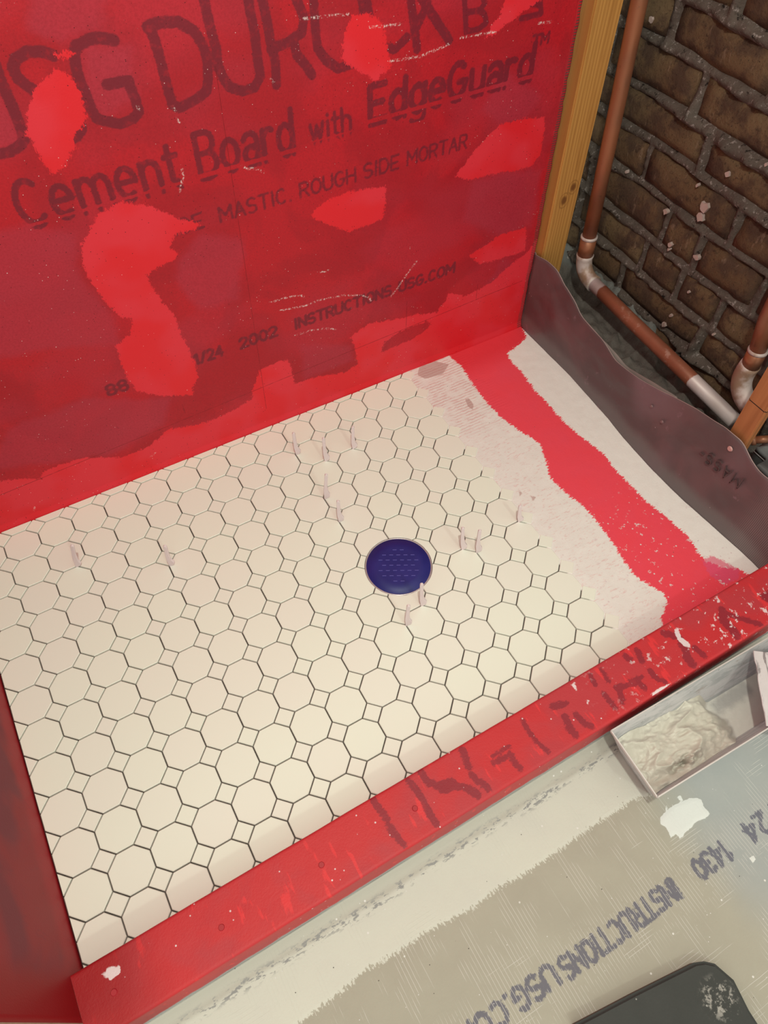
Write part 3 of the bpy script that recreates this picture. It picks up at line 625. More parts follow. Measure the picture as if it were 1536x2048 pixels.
a = M.mix(M.math('MULTIPLY', M.step(M.noise(120, 4, .75), .56, .66), .7), a, al(164, 152, 138))
a = M.mix(M.step(M.noise(80, 4, .7), .42, .3), a, al(34, 26, 22))
M.col(a).bump(M.noise(190, 5, .75), .9, .004)
wall_right = prop(mesh_obj('wall_right', me, M.m, smooth=True), kind='structure')
def brick(y0, y1, z0, z1):
    ny, nz = 9, 5
    sd = random.random() * 50
    u, v = np.meshgrid(np.linspace(0, 1, ny), np.linspace(0, 1, nz))
    Y = y0 + (y1 - y0) * u; Z = z0 + (z1 - z0) * v
    Z = Z + WOB(Y, Z)
    Y = Y + .006 * (vnoise(u * 2 + sd, v * 3 + sd, 2) - .5)
    Z = Z + .007 * (vnoise(u * 5 + sd, v * 2, 2, 4) - .5)
    rim = np.minimum(np.minimum(u, 1 - u) * (y1 - y0), np.minimum(v, 1 - v) * (z1 - z0))
    Xp = XB - .0055 - .005 * (vnoise(u * 2 + sd, v * 2, 3, 8) - .5) + np.where(rim < .001, .006, 0)
    me = grid_mesh('brick', np.stack([Xp, Y, Z], -1)[:, ::-1], skirt=(.022, 0, 0))
    return mesh_obj('brick', me, m_brick, wall_right, smooth=True)
for k, js in enumerate(JOINTS):
    ys = [-8.2] + [y for y in js if -8.0 < y < 9.6] + [9.7]
    for ya, yb in zip(ys[:-1], ys[1:]):
        g = .125
        if BEDS[k] < 14.0: brick((ya + g) * S, (yb - g) * S, (BEDS[k] + .15) * S, (BEDS[k + 1] - .13) * S)
M = Mat('plaster_fleck', .8); M.col(M.mix(M.noise(60, 3), al(190, 166, 150), al(150, 126, 108)))
for y, z, r in FLECK:
    bm = bmesh.new()
    n = 9; rr = r * .00052
    ring = [bm.verts.new((XB - .0105, y + rr * (.7 + .6 * random.random()) * math.cos(2 * math.pi * i / n), z + rr * 1.1 * (.6 + .7 * random.random()) * math.sin(2 * math.pi * i / n))) for i in range(n)]
    back = [bm.verts.new((v.co.x + .007, v.co.y, v.co.z)) for v in ring]
    bm.faces.new(ring)
    for i in range(n): bm.faces.new((ring[i], ring[(i + 1) % n], back[(i + 1) % n], back[i]))
    from_bm('plaster_fleck', bm, M.m, wall_right)

# back of the cavity and the ground in it
M = Mat('cavity_dark', .95); M.col(M.mix(M.noise(30, 4), al(52, 40, 30), al(84, 66, 50))).bump(M.noise(80, 4), .5, .004)
prop(from_bm('wall_cavity', box_bm(.50, XB + .05, 9.55 * S, 9.8 * S, -.06, 1.7), M.m), kind='structure')

# ================================================================== OBJECTS
# curb
Pc = Plane(XL, 9.6 * S, 0, 1, 1); 
na = 440
ax = np.linspace(XL, 9.6 * S, na)
yi, yo, h, rr = -4.99 * S, -6.33 * S, .85 * S, .0035
prof = [(yi, -.012), (yi, 0), (yi, h * .5), (yi, h - rr)]
prof += [(yi - rr + rr * math.cos(t), h - rr + rr * math.sin(t)) for t in np.linspace(.3, math.pi / 2, 4)]
ntop = 30
prof += [(yi - rr + (yo - yi + 2 * rr) * t, h) for t in np.linspace(.03, .97, ntop)]
prof += [(yo + rr - rr * math.sin(t), h - rr + rr * math.cos(t)) for t in np.linspace(0, 1.4, 4)]
prof += [(yo, h - rr - (h - rr + .040) * t) for t in np.linspace(.08, 1, 12)]
prof = np.array(prof)
A = np.repeat(ax[None, :], len(prof), 0); B = np.repeat(prof[:, :1], na, 1); Zc = np.repeat(prof[:, 1:], na, 1)
PcT = Plane(XL, 9.6 * S, yo, yi, .0022)
ctext, cwhite = PcT.field(), PcT.field()
for p, wpx in CTEXT: PcT.stroke(ctext, p, wpx * .00062)
for p in CWHITE: PcT.poly(cwhite, p)
def sample(F, a, b):
    i = np.clip(np.round((a - PcT.a[0]) / (PcT.a[1] - PcT.a[0])).astype(int), 0, PcT.na - 1)
    j = np.clip(np.round((b - PcT.b[0]) / (PcT.b[1] - PcT.b[0])).astype(int), 0, PcT.nb - 1)
    return F[j, i]
ontop = Zc > h - .002
shift = .0016 * (vnoise(A * 14, A * 0, 3, 2) - .5)
Pg = np.stack([A, B + shift, Zc + .0008 * (vnoise(A * 30, B * 30, 3, 5) - .5)], -1)
me = grid_mesh('shower_curb', Pg[::-1], skirt=None)
set_attr(me, 'ink', np.where(ontop, sample(ctext, A, B), -.012)[::-1])
set_attr(me, 'white', np.where(ontop, sample(cwhite, A, B), -.012)[::-1])
M = Mat('red_membrane_curb', .5, spec=.3)
x, y, z = M.xyz()
a = M.mix(M.step(M.noise(11, 3, .55, dist=.4), .4, .62), al(198, 48, 50), al(187, 56, 59))
a = M.mix(M.math('MULTIPLY', M.step(M.noise(26, 3, vec=M.scaled((2.5, .6, 1))), .62, .68), .7), a, al(230, 56, 56))
d = M.math('ADD', M.attr('ink'), M.math('MULTIPLY', M.math('SUBTRACT', M.noise(200, 4, .75, vec=M.scaled((.7, 1.3, 1))), .5), .012))
a = M.mix(M.math('MULTIPLY', M.step(d, -.0012, .0012), .75), a, al(128, 38, 48))
right = M.step(x, .0, .25, .0, 1.0)
a = M.mix(M.math('MULTIPLY', M.step(M.math('ADD', x, M.math('MULTIPLY', M.noise(20, 2), .03)), XL + .14, XL + .04), .8), a, al(150, 20, 24))  # corner shading painted into the colour of the curb's left end
a = M.mix(M.math('MULTIPLY', M.math('MULTIPLY', M.step(M.noise(70, 4, .7, vec=M.scaled((1, 1, 1))), .6, .65), right), .85), a, al(232, 210, 198))
a = M.mix(M.dots(110, .16, .12), a, al(226, 198, 188))
a = M.mix(M.dots(35, .03, .2), a, al(120, 20, 30))
a = M.mix(M.math('MULTIPLY', M.ragged('white', .006, 240, .0008), .9), a, al(232, 214, 202))
a = M.mix(M.step(M.math('ADD', z, M.math('MULTIPLY', M.noise(40, 4, .6, vec=M.scaled((1, 1, .2))), .02)), -.0, -.012), a, al(168, 170, 158))
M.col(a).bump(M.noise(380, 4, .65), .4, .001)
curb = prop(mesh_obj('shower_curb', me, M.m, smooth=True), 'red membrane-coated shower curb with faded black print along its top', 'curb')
M = Mat('screw_head', .5); M.col(al(170, 34, 42))
for q in CSCREW:
    bm = bmesh.new(); bmesh.ops.create_cone(bm, cap_ends=True, segments=12, radius1=.0042, radius2=.0034, depth=.0016)
    for v in bm.verts: v.co += Vector((q[0], q[1], h + .0006))
    from_bm('screw_head', bm, M.m, curb)

# drain
drain = prop(empty('floor_drain', (DR[0], DR[1], 0)), 'round shower drain covered by dark blue protective film', 'drain')
def lathe(profile, n=64):
    bm = bmesh.new(); rings = []
    for r, z in profile: rings.append([bm.verts.new((r * math.cos(2 * math.pi * i / n), r * math.sin(2 * math.pi * i / n), z)) for i in range(n)])
    for a, b in zip(rings[:-1], rings[1:]):
        for i in range(n): bm.faces.new((a[i], a[(i + 1) % n], b[(i + 1) % n], b[i]))
    return bm, rings
M = Mat('bright_rim', .3, .6); M.col(al(206, 196, 184))
bm, _ = lathe([(.975 * S, -.009), (.975 * S, -.0014), (.955 * S, -.0008), (.93 * S, -.0012), (.925 * S, -.004)])
from_bm('rim', bm, M.m, drain, True)
M = Mat('blue_film', .45, spec=.35)
M.col(M.mix(M.step(M.noise(20, 2), .4, .7), al(38, 38, 104), al(44, 42, 112))).bump(M.noise(60, 3), .25, .001)
bm, rg = lathe([(.935 * S, -.0016), (.925 * S, -.0003), (.6 * S, .0006), (.2 * S, .0008)])
bm.faces.new(rg[-1])
from_bm('film', bm, M.m, drain, True)
M = Mat('embossed_slot', .35); M.col(al(96, 92, 158))
bm = bmesh.new()
th0 = math.radians(-29)
for i in range(-3, 4):
    for j in range(-3, 4):
        px, py = (i + (j % 2) * .5) * .0125, j * .0105
        if math.hypot(px, py) > .036: continue
        x1, y1 = px * math.cos(th0) - py * math.sin(th0), px * math.sin(th0) + py * math.cos(th0)
        ux, uy = math.cos(th0), math.sin(th0)
        vv = [bm.verts.new((x1 + ux * a * .0034 - uy * b * .00055, y1 + uy * a * .0034 + ux * b * .00055, zz)) for zz in (.0004, .0013) for a, b in ((-1, -1), (1, -1), (1, 1), (-1, 1))]
        bm.faces.new(vv[4:8])
        for k in range(4): bm.faces.new((vv[k], vv[(k + 1) % 4], vv[4 + (k + 1) % 4], vv[4 + k]))
prop(from_bm('slots', bm, M.m, drain), kind='stuff')

# tile spacers standing in the joints
M = Mat('white_plastic', .4, spec=.4); M.col(al(232, 216, 202))
def spacer_mesh():
    bm = bmesh.new()
    out = [(-.0008, -.002), (.0008, -.002), (.0058, .0075), (.0062, .0125), (.0034, .021), (.0022, .035), (.0021, .062), (.0012, .0645), (-.0012, .0645), (-.0021, .062), (-.0022, .035), (-.0024, .021), (-.0018, .0125), (-.0014, .0075)]
    f = [bm.verts.new((x * 1.4, -.0022, z)) for x, z in out]; b = [bm.verts.new((x * 1.4, .0022, z)) for x, z in out]
    bm.faces.new(f); bm.faces.new(b[::-1])
    n = len(out)
    for i in range(n): bm.faces.new((f[i], b[i], b[(i + 1) % n], f[(i + 1) % n]))
    bmesh.ops.recalc_face_normals(bm, faces=bm.faces)
    bmesh.ops.bevel(bm, geom=list(bm.edges), offset=.0005, segments=1, affect='EDGES')
    me = bpy.data.meshes.new('tile_spacer'); bm.to_mesh(me); bm.free(); me.materials.append(M.m)
    return me
sp = spacer_mesh()
SPACERS = [
 ((-1.963, 5.664), 1.04, 0, 'white tile spacer of the trio by the red back wall, farthest from the mortar'),
 ((-1.284, 4.955), 1.12, 0.5, 'white tile spacer in the middle of the trio by the red back wall'),
 ((-.266, 4.988), 1.05, 1.6, 'white tile spacer of the trio by the red back wall, nearest the bare mortar'),
 ((-1.968, 3.642), 1.2, 5.4, 'white tile spacer just in front of the trio, closer to them than to the drain'),
 ((-1.979, 2.665), 1.04, .5, 'white tile spacer standing alone between the trio and the blue drain'),
 ((.691, -.005), 1.14, -4, 'white tile spacer of the pair beside the drain, the one closer to the drain'),
 ((1.012, -.295), 1.15, -1.5, 'white tile spacer of the pair beside the drain, the one farther from the drain'),
 ((-1.31, -.995), 1.2, -2.3, 'white tile spacer standing against the rim of the blue drain'),
 ((-1.986, -1.302), 1.12, 1.5, 'white tile spacer just below the drain on its curb side, clear of the rim'),
 ((-9.318, 5.011), 1.15, 13, 'leaning white tile spacer nearest the left wall'),
 ((-6.958, 3.706), 1.05, 5.4, 'leaning white tile spacer alone between the left wall and the drain'),
 ((2.722, -.008), .8, -5, 'short white tile spacer at the edge of the tiles beside the bare mortar')]
for (px, py), hh, lean, lab in SPACERS:
    o = bpy.data.objects.new('tile_spacer', sp)
    o.location = (px * S, py * S, -.0005)
    o.scale = (1, 1, hh * S / .0645)
    o.rotation_euler = (0, math.radians(lean), math.radians(-30))
    prop(link(o), lab, 'spacer', 'white tile spacers')

# framing timber
def wood(name, c1, c2, axis='Z'):
    M = Mat(name, .65, spec=.3)
    st = (9, 9, .5)
    g = M.noise(9, 4, .6, vec=M.scaled(st), dist=1.2)
    r = M.n('ShaderNodeTexWave', {'Vector': M.scaled((1, 1, .05)), 'Scale': 42.0, 'Distortion': 5.0, 'Detail': 2.0, 'Detail Scale': 1.2}, bands_direction='X').outputs['Fac']
    a = M.mix(M.math('MULTIPLY', r, .55), c1, c2)
    a = M.mix(M.math('MULTIPLY', M.step(g, .5, .7), .5), a, c2)
    return M, a
M, a = wood('pine', al(194, 138, 68), al(152, 98, 42))
kn = M.n('ShaderNodeVectorMath', {0: M.scaled((1, 1, .75)), 1: (8.45 * S, 6.85 * S, 5.05 * S * .75)}, operation='DISTANCE').outputs['Value']
kn2 = M.n('ShaderNodeVectorMath', {0: M.scaled((1, 1, .75)), 1: (8.72 * S, 6.85 * S, 5.42 * S * .75)}, operation='DISTANCE').outputs['Value']
kk = M.math('MINIMUM', M.math('ADD', kn, M.math('MULTIPLY', M.noise(70, 3), .004)), M.math('ADD', kn2, M.math('MULTIPLY', M.noise(70, 3), .005)))
a = M.mix(M.step(kk, .0115, .0055), a, al(120, 74, 34))
a = M.mix(M.math('MULTIPLY', M.step(M.math('ABSOLUTE', M.math('SUBTRACT', kk, .013)), .0018, .0004), .5), a, al(132, 84, 40))
M.col(a).bump(M.noise(60, 4, vec=M.scaled((9, 9, .5))), .15, .001)
bm = box_bm(8.03 * S, 9.02 * S, 6.83 * S, 8.0 * S, ZO, 1.7, .0025)
stud = prop(from_bm('wall_stud', bm, M.m), 'tall pale pine stud with a knot beside the red wall', 'stud')
M, a = wood('orange_pine', al(186, 122, 72), al(140, 84, 44))
x, y, z = M.xyz()
a = M.mix(M.step(M.math('ABSOLUTE', M.math('SUBTRACT', z, 4.165 * S)), .0012, .0006), a, al(30, 20, 16))
M.col(a)
bm = box_bm(8.06 * S, 8.36 * S, -2.42 * S, -1.83 * S, ZO, 1.2, .002)
prop(from_bm('wall_stud', bm, M.m), 'orange wood upright with a dark cut line behind the liner', 'stud')
M, a = wood('sill_wood', al(120, 84, 56), al(80, 54, 36))
bm = box_bm(8.3 * S, 8.75 * S, -4.2 * S, 6.8 * S, .0, .9 * S, .003)
M.col(a)
prop(from_bm('sill_plate', bm, M.m), 'dark wooden sill plate lying between the liner and the brick wall', 'sill')

# rubble in the gap
Pr = Plane(8.7 * S, 10.25 * S, -2.5 * S, 9.5 * S, .0045)
n1 = vnoise(Pr.A * 45, Pr.B * 45, 4, 9)
toe = np.clip((Pr.A - 9.5 * S) / (.6 * S), 0, 1) * np.clip((Pr.B - 2.6 * S) / (.8 * S), 0, 1)
Zr = (1.15 + .3 * vnoise(Pr.A * 10, Pr.B * 10, 2, 2)) * S + .034 * (n1 - .5) + toe * .85 * S
me = grid_mesh('rubble', np.stack([Pr.A, Pr.B, Zr], -1), skirt=(0, 0, -.06))
M = Mat('dirt_and_mortar', .95, spec=.2)
a = M.mix(M.noise(60, 4, .7), al(84, 76, 64), al(136, 126, 112))
x, y, z = M.xyz()
a = M.mix(M.step(z, 1.65 * S, 1.95 * S), a, al(126, 124, 112))
a = M.mix(M.dots(60, .22, .15), a, al(176, 166, 148))
M.col(a).bump(M.noise(220, 5, .75), .9, .004)
prop(mesh_obj('rubble', me, M.m, smooth=True), 'grey mortar rubble heaped between the liner and the brick wall', 'rubble', kind='stuff')

# pan liner
ys = np.array([p[0] for p in LTOP])[::-1]; zs = np.array([p[1] for p in LTOP])[::-1]
yb = np.array([p[0] for p in LBASE])[::-1]; xb = np.array([p[1] for p in LBASE])[::-1]
yy = np.linspace(-5.3 * S, 7.3 * S, 150); tt = np.linspace(0, 1, 26)
def smooth1(v, k=3):
    return np.convolve(np.pad(v, k, mode='edge'), np.ones(2 * k + 1) / (2 * k + 1), 'valid')
ztop = smooth1(np.interp(yy, ys, zs), 2); xbase = smooth1(np.interp(yy, yb, xb), 3)
Y, T = np.meshgrid(yy, tt)
Zl = -.004 + T * (ztop[None, :] + .004)
Xl = xbase[None, :] * (1 - np.clip(T * 1.8, 0, 1)) + 7.95 * S * np.clip(T * 1.8, 0, 1)
Xl = Xl + .016 * (vnoise(Y * 9, T * 2.2, 3, 3) - .5) * np.sin(np.pi * np.clip(T, 0, 1)) + .004 * (vnoise(Y * 26, T * 5, 2, 4) - .5) * T
Xl = np.minimum(Xl, 7.985 * S)
Xl = np.where(Y > 7.08 * S, np.maximum(Xl, .4802), Xl)
me = grid_mesh('pan_liner', np.stack([Xl, Y, Zl], -1)[:, ::-1])
M = Mat('grey_purple_liner', .42, spec=.4)
x, y, z = M.xyz()
a = M.mix(M.step(M.noise(9, 3, .5, dist=.8), .38, .62), al(90, 74, 70), al(104, 80, 76))
a = M.mix(M.step(M.math('ADD', z, M.math('MULTIPLY', M.noise(14, 3), .03)), .055, .032), a, al(106, 98, 90))
a = M.mix(M.step(M.noise(4, 2), .55, .7), a, al(116, 94, 92))
a = M.mix(M.math('MULTIPLY', M.step(M.noise(30, 4, .7), .64, .72), .5), a, al(140, 112, 112))
hx = M.n('ShaderNodeTexWave', {'Vector': M.co, 'Scale': 105.0}, bands_direction='Y').outputs['Fac']
a = M.mix(M.math('MULTIPLY', M.math('MULTIPLY', M.step(hx, .6, .9), M.step(y, -.2, -.235)), .45), a, al(150, 140, 128))
a = M.mix(M.dots(120, .1, .03), a, al(205, 190, 178))
M.col(a).bump(M.noise(24, 3, dist=.6), .35, .004)
Mr = Mat('liner_cut_edge', .5); Mr.col(al(168, 140, 128))
liner = mesh_obj('pan_liner', me, [M.m, Mr.m], smooth=True)
sm = liner.modifiers.new('thickness', 'SOLIDIFY'); sm.thickness = .0016; sm.offset = 0; sm.material_offset_rim = 1
prop(liner, 'grey-purple vinyl shower pan liner with a wavy top edge below the brick wall', 'liner')
M3 = Mat('nail_head_under_film', .5); M3.col(al(128, 100, 94))
M2 = Mat('nail_head', .5); M2.col(al(196, 148, 134))
for k, (y, z) in enumerate(NAILS[:4]):
    kr = 1.0 if k == 0 else .6
    bm = bmesh.new(); bmesh.ops.create_cone(bm, cap_ends=True, segments=12, radius1=.0052 * kr, radius2=.004 * kr, depth=.002, matrix=Matrix.Rotation(-math.pi / 2, 4, 'Y'))
    for v in bm.verts: v.co += Vector((7.9 * S, y, z))
    from_bm('nail_head', bm, M2.m if k == 0 else M3.m, liner)
# moulded letters on the liner, upside down
bm = bmesh.new()
px = 0
for ch in 'MASS-':
    wd, st = FONT[ch]
    for s_ in st:
        for p, q in zip(s_[:-1], s_[1:]):
            P0 = Vector((0, -2.95 * S + (px + p[0]) * .3 * S * 1.25, 2.06 * S - p[1] * .42 * S)); P1 = Vector((0, -2.95 * S + (px + q[0]) * .3 * S * 1.25, 2.06 * S - q[1] * .42 * S))
            P0.z += (P0.y + 2.95 * S) * -.12; P1.z += (P1.y + 2.95 * S) * -.12
            dv = (P1 - P0); nn = Vector((0, -dv.z, dv.y)).normalized() * .0008
            vv = [bm.verts.new((7.885 * S + k, w_.y, w_.z)) for k in (0, .003) for w_ in (P0 - nn, P1 - nn, P1 + nn, P0 + nn)]
            bm.faces.new(vv[:4])
            for k in range(4): bm.faces.new((vv[k], vv[(k + 1) % 4], vv[4 + (k + 1) % 4], vv[4 + k]))
    px += wd + .3
Ml = Mat('moulded_letter', .5); Ml.col(al(86, 66, 62))
from_bm('moulded_lettering', bm, Ml.m, liner)
# the fold of liner showing behind its top edge
fy = np.linspace(.2 * S, 5.3 * S, 60)
fz = smooth1(np.interp(fy, np.array([p[0] for p in LFOLD])[::-1], np.array([p[1] for p in LFOLD])[::-1]), 2) - .004
Y, T = np.meshgrid(fy, np.linspace(0, 1, 8))
Xf = 8.03 * S + .25 * S * T + .004 * (vnoise(Y * 20, T * 2, 2, 11) - .5)
me = grid_mesh('liner_fold', np.stack([Xf, Y, .6 * S + T * (fz[None, :] - .6 * S)], -1)[:, ::-1])
M = Mat('liner_underside', .5); M.col(M.mix(M.noise(20, 3), al(150, 134, 120), al(120, 104, 94)))
fo = mesh_obj('liner_fold', me, M.m, liner, True)
sm = fo.modifiers.new('thickness', 'SOLIDIFY'); sm.thickness = .0016; sm.offset = 0

# copper pipes
M = Mat('old_copper', .38, .35)
a = M.mix(M.step(M.noise(10, 3, vec=M.scaled((1, 1, .6))), .4, .65), al(150, 92, 60), al(112, 74, 54))
a = M.mix(M.math('MULTIPLY', M.step(M.noise(50, 4, .7), .58, .7), .5), a, al(90, 60, 44))
M.col(a).rough(M.step(M.noise(30, 3), .3, .7, .32, .55)); m_cu = M.m
M = Mat('primer_coated_fitting', .55, .15)
a = M.mix(M.step(M.noise(22, 4, .6), .42, .62), al(196, 176, 160), al(150, 118, 92))
M.col(a); m_fit = M.m
def painted(name, y_lo, y_hi):
    M = Mat(name, .45, .15)
    x, y, z = M.xyz()
    cu = M.mix(M.noise(24, 4, .65), al(158, 92, 64), al(126, 74, 52))
    wh = M.mix(M.noise(30, 3), al(216, 198, 186), al(190, 168, 152))
    yy_ = M.math('ADD', y, M.math('MULTIPLY', M.math('SUBTRACT', M.noise(40, 3), .5), .012))
    k = M.math('MULTIPLY', M.step(yy_, y_lo, y_lo + .003), M.step(yy_, y_hi, y_hi - .003))
    band_ = M.math('MULTIPLY', M.step(yy_, .272, .276), M.step(yy_, .292, .287))
    k = M.math('MULTIPLY', k, M.step(M.math('MULTIPLY', band_, M.noise(60, 3)), .52, .4))
    cu = M.mix(M.math('MULTIPLY', M.step(M.noise(45, 4, .7), .58, .7), .45), cu, al(186, 150, 128))
    M.col(M.mix(k, wh, cu))
    return M.m
def tube(name, pts, r, mat, parent, n=20, close=True):
    bm = bmesh.new(); rings = []
    P_ = [Vector(p) for p in pts]
    for i, p in enumerate(P_):
        t = ((P_[min(i + 1, len(P_) - 1)] - P_[max(i - 1, 0)])).normalized()
        a = t.cross(Vector((1, .01, .02))).normalized(); b = t.cross(a)
        ri = r[i] if isinstance(r, (list, tuple)) else r
        rings.append([bm.verts.new(p + a * ri * math.cos(2 * math.pi * k / n) + b * ri * math.sin(2 * math.pi * k / n)) for k in range(n)])
    for a, b in zip(rings[:-1], rings[1:]):
        for i in range(n): bm.faces.new((a[i], a[(i + 1) % n], b[(i + 1) % n], b[i]))
    if close: bm.faces.new(rings[0]); bm.faces.new(rings[-1])
    return from_bm(name, bm, mat, parent, True)
def bend(p0, corner, p1, n=10):
    p0, corner, p1 = Vector(p0), Vector(corner), Vector(p1)
    return [tuple((1 - t) ** 2 * p0 + 2 * t * (1 - t) * corner + t * t * p1) for t in np.linspace(0, 1, n)]
XP = 9.2 * S; PR = .225 * S
pipe = prop(empty('copper_pipe', (XP, 6.05 * S, 2.8 * S)), 'long copper pipe rising beside the pine stud and turning along the brick wall', 'pipe')
L0 = Vector(pipe.location)
rel = lambda pts: [tuple(Vector((p[0] * S, p[1] * S, p[2] * S)) - L0) for p in pts]
def rmat(m): return m
V = rel([(9.2, 6.82, 18), (9.2, 6.5, 10.5), (9.2, 6.28, 7.0), (9.2, 6.1, 3.9)])
tube('vertical_pipe', V, PR, m_cu, pipe)
tube('solder_ring', rel([(9.2, 6.105, 3.98), (9.2, 6.10, 3.90)]), PR * 1.22, m_fit, pipe)
tube('coupling', rel([(9.2, 6.10, 3.9), (9.2, 6.07, 3.25)]), PR * 1.16, m_cu, pipe)
el = bend((9.2, 6.07, 3.3), (9.2, 6.06, 2.58), (9.2, 5.35, 2.6), 12)
tube('elbow', rel(el), [PR * 1.28] + [PR * 1.18] * 10 + [PR * 1.26], m_fit, pipe)
mh = painted('half_painted_copper', .05 - 6.05 * S - .02, 4.95 * S - 6.05 * S)
tube('horizontal_pipe', rel([(9.2, 5.45, 2.6), (9.2, 3.5, 2.46), (9.2, 1.2, 2.32), (9.2, -1.3, 2.16)]), PR * 1.02, mh, pipe)
pipe2 = prop(empty('copper_pipe', (9.3 * S, -.8 * S, 4.0 * S)), 'short copper pipe with a blotchy elbow behind the orange upright', 'pipe')
L0 = Vector(pipe2.location)
tube('vertical_pipe', rel([(9.3, -.35, 12), (9.3, -.6, 5.4), (9.3, -.80, 4.45)]), PR, m_cu, pipe2)
tube('solder_ring', rel([(9.3, -.80, 4.52), (9.3, -.805, 4.44)]), PR * 1.2, m_fit, pipe2)
tube('coupling', rel([(9.3, -.80, 4.45), (9.3, -.82, 3.95)]), PR * 1.15, m_cu, pipe2)
tube('elbow', rel(bend((9.3, -.82, 4.0), (9.3, -.62, 3.0), (9.3, -1.45, 2.85), 14)), PR * 1.25, m_fit, pipe2)
fit = prop(empty('copper_fitting', (8.7 * S, -2.5 * S, 2.85 * S)), 'small shiny copper fitting beside the foot of the orange upright', 'fitting')
L0 = Vector(fit.location)
tube('pipe_stub', rel([(8.55, -2.35, 2.75), (8.85, -2.62, 2.9)]), .11 * S, m_cu, fit)
tube('collar', rel([(8.5, -2.3, 2.72), (8.58, -2.38, 2.77)]), .15 * S, m_cu, fit)

# grey tub at the frame's edge
M = Mat('grey_plastic', .35, spec=.45); M.col(M.mix(M.noise(40, 3), al(98, 98, 92), al(116, 116, 108)))
tub = prop(empty('plastic_tub', (9.09 * S, -3.5 * S, .42 * S)), 'dark grey plastic tub with a paler rounded lid behind the end of the liner', 'tub')
def round_box(x0, x1, y0, y1, z0, z1, r, e):
    bm = box_bm(x0, x1, y0, y1, z0, z1)
    bmesh.ops.bevel(bm, geom=[q for q in bm.edges if abs(q.verts[0].co.z - q.verts[1].co.z) > 1e-5], offset=r, segments=7, affect='EDGES')
    top = [q for q in bm.edges if min(v.co.z for v in q.verts) > z1 - 1e-5]
    bmesh.ops.bevel(bm, geom=top, offset=e, segments=2, affect='EDGES')
    return bm
from_bm('body', round_box(-.81 * S, .9 * S, -1.3 * S, 1.03 * S, -.2 * S, 1.86 * S, .028, .002), Mat('tub_body', .5, spec=.3).col(al(54, 52, 48)).m, tub, True)
from_bm('lid', round_box(-.83 * S, .92 * S, -1.32 * S, 1.05 * S, 1.86 * S, 2.08 * S, .028, .003), M.m, tub, True)
from_bm('lid_edge', round_box(-.845 * S, .93 * S, -1.33 * S, 1.065 * S, 1.80 * S, 1.87 * S, .029, .001), Mat('tub_rim', .4).col(al(158, 150, 140)).m, tub, True)

# mud pan
M = Mat('smeared_steel', .5, .15, .45)
x, y, z = M.xyz()
st_ = M.noise(26, 4, .65, vec=M.scaled((.5, 1.5, 2.5)), dist=.8)
a = M.mix(M.step(st_, .4, .6), al(216, 212, 198), al(186, 186, 174))
a = M.mix(M.math('MULTIPLY', M.step(M.noise(44, 4, .7, vec=M.scaled((.5, 1, 1.5))), .58, .68), .55), a, al(176, 160, 142))
a = M.mix(M.math('MULTIPLY', M.step(M.noise(90, 4, .7), .62, .7), .5), a, al(122, 116, 106))
M.col(a).bump(M.noise(70, 4, .65), .4, .002); m_pan = M.m
pan = prop(empty('mud_pan', (.69 * S, -6.47 * S, ZO)), 'steel mud pan of wet thinset standing beside the red curb', 'mud pan')
L0 = Vector(pan.location)
rim = [(.69, -6.47), (6.4, -6.60), (6.32, -8.38), (.61, -8.20)]
basep = [(1.12, -6.90), (6.0, -7.02), (5.94, -8.10), (1.08, -7.98)]
zr, zb = .66, -.665
V3 = lambda p, z: Vector((p[0] * S, p[1] * S, z * S)) - L0
bm = bmesh.new()
rv = [bm.verts.new(V3(p, zr)) for p in rim]; bv = [bm.verts.new(V3(p, zb)) for p in basep]
for i in range(4): bm.faces.new((rv[i], rv[(i + 1) % 4], bv[(i + 1) % 4], bv[i]))
bm.faces.new(bv)
bmesh.ops.subdivide_edges(bm, edges=list(bm.edges), cuts=3, use_grid_fill=True)
tray = from_bm('tray', bm, m_pan, pan)
sm = tray.modifiers.new('sheet', 'SOLIDIFY'); sm.thickness = .0016; sm.offset = 0
bm = bmesh.new()
n = 0
for i in range(4):
    p, q = V3(rim[i], zr), V3(rim[(i + 1) % 4], zr)
    dv = (q - p).normalized(); nn = Vector((-dv.y, dv.x, 0)) * .0009
    vv = [bm.verts.new(w_ + Vector((0, 0, k))) for k in (-.003, .0012) for w_ in (p - nn, q - nn, q + nn, p + nn)]
    for f in ((0, 1, 2, 3), (4, 5, 6, 7), (0, 1, 5, 4), (1, 2, 6, 5), (2, 3, 7, 6), (3, 0, 4, 7)): bm.faces.new([vv[k] for k in f])
from_bm('rim', bm, Mat('rim_steel', .45, .3).col(al(222, 212, 194)).m, pan)
# wet thinset
ns, nt = 190, 84
s_, t_ = np.meshgrid(np.linspace(0.004, .985, ns), np.linspace(.012, .988, nt))
hump = np.clip((.60 - s_ + .10 * (vnoise(s_ * 4, t_ * 4, 2, 5) - .5)) / .12, 0, 1)
hump = hump * hump * (3 - 2 * hump)
sw = vnoise(s_ * 4.5 + 1.6 * vnoise(s_ * 3, t_ * 3, 2, 7), t_ * 2.2 + 1.8 * vnoise(s_ * 4, t_ * 2, 2, 8), 2, 3, .35)
fold = 1 - np.abs(2 * sw - 1)
fine = vnoise(s_ * 40 + 2 * sw, t_ * 16, 4, 13)
rk = 1 - np.abs(2 * vnoise(s_ * 11 + 1.5 * sw, t_ * 6 + 2 * sw, 3, 19) - 1)
crack = np.clip((.55 - np.hypot((s_ - .23) / .22, (t_ - .82) / .2)) * 2, 0, 1)
zm = zb + .03 + hump * (.42 + .38 * (1 - s_ / .6) * .5 + .24 * fold ** 3 + .05 * (fine - .5) + .05 * rk ** 4 + crack * 1.5 * (vnoise(s_ * 34, t_ * 9, 3, 17) - .55)) + .015 * fine
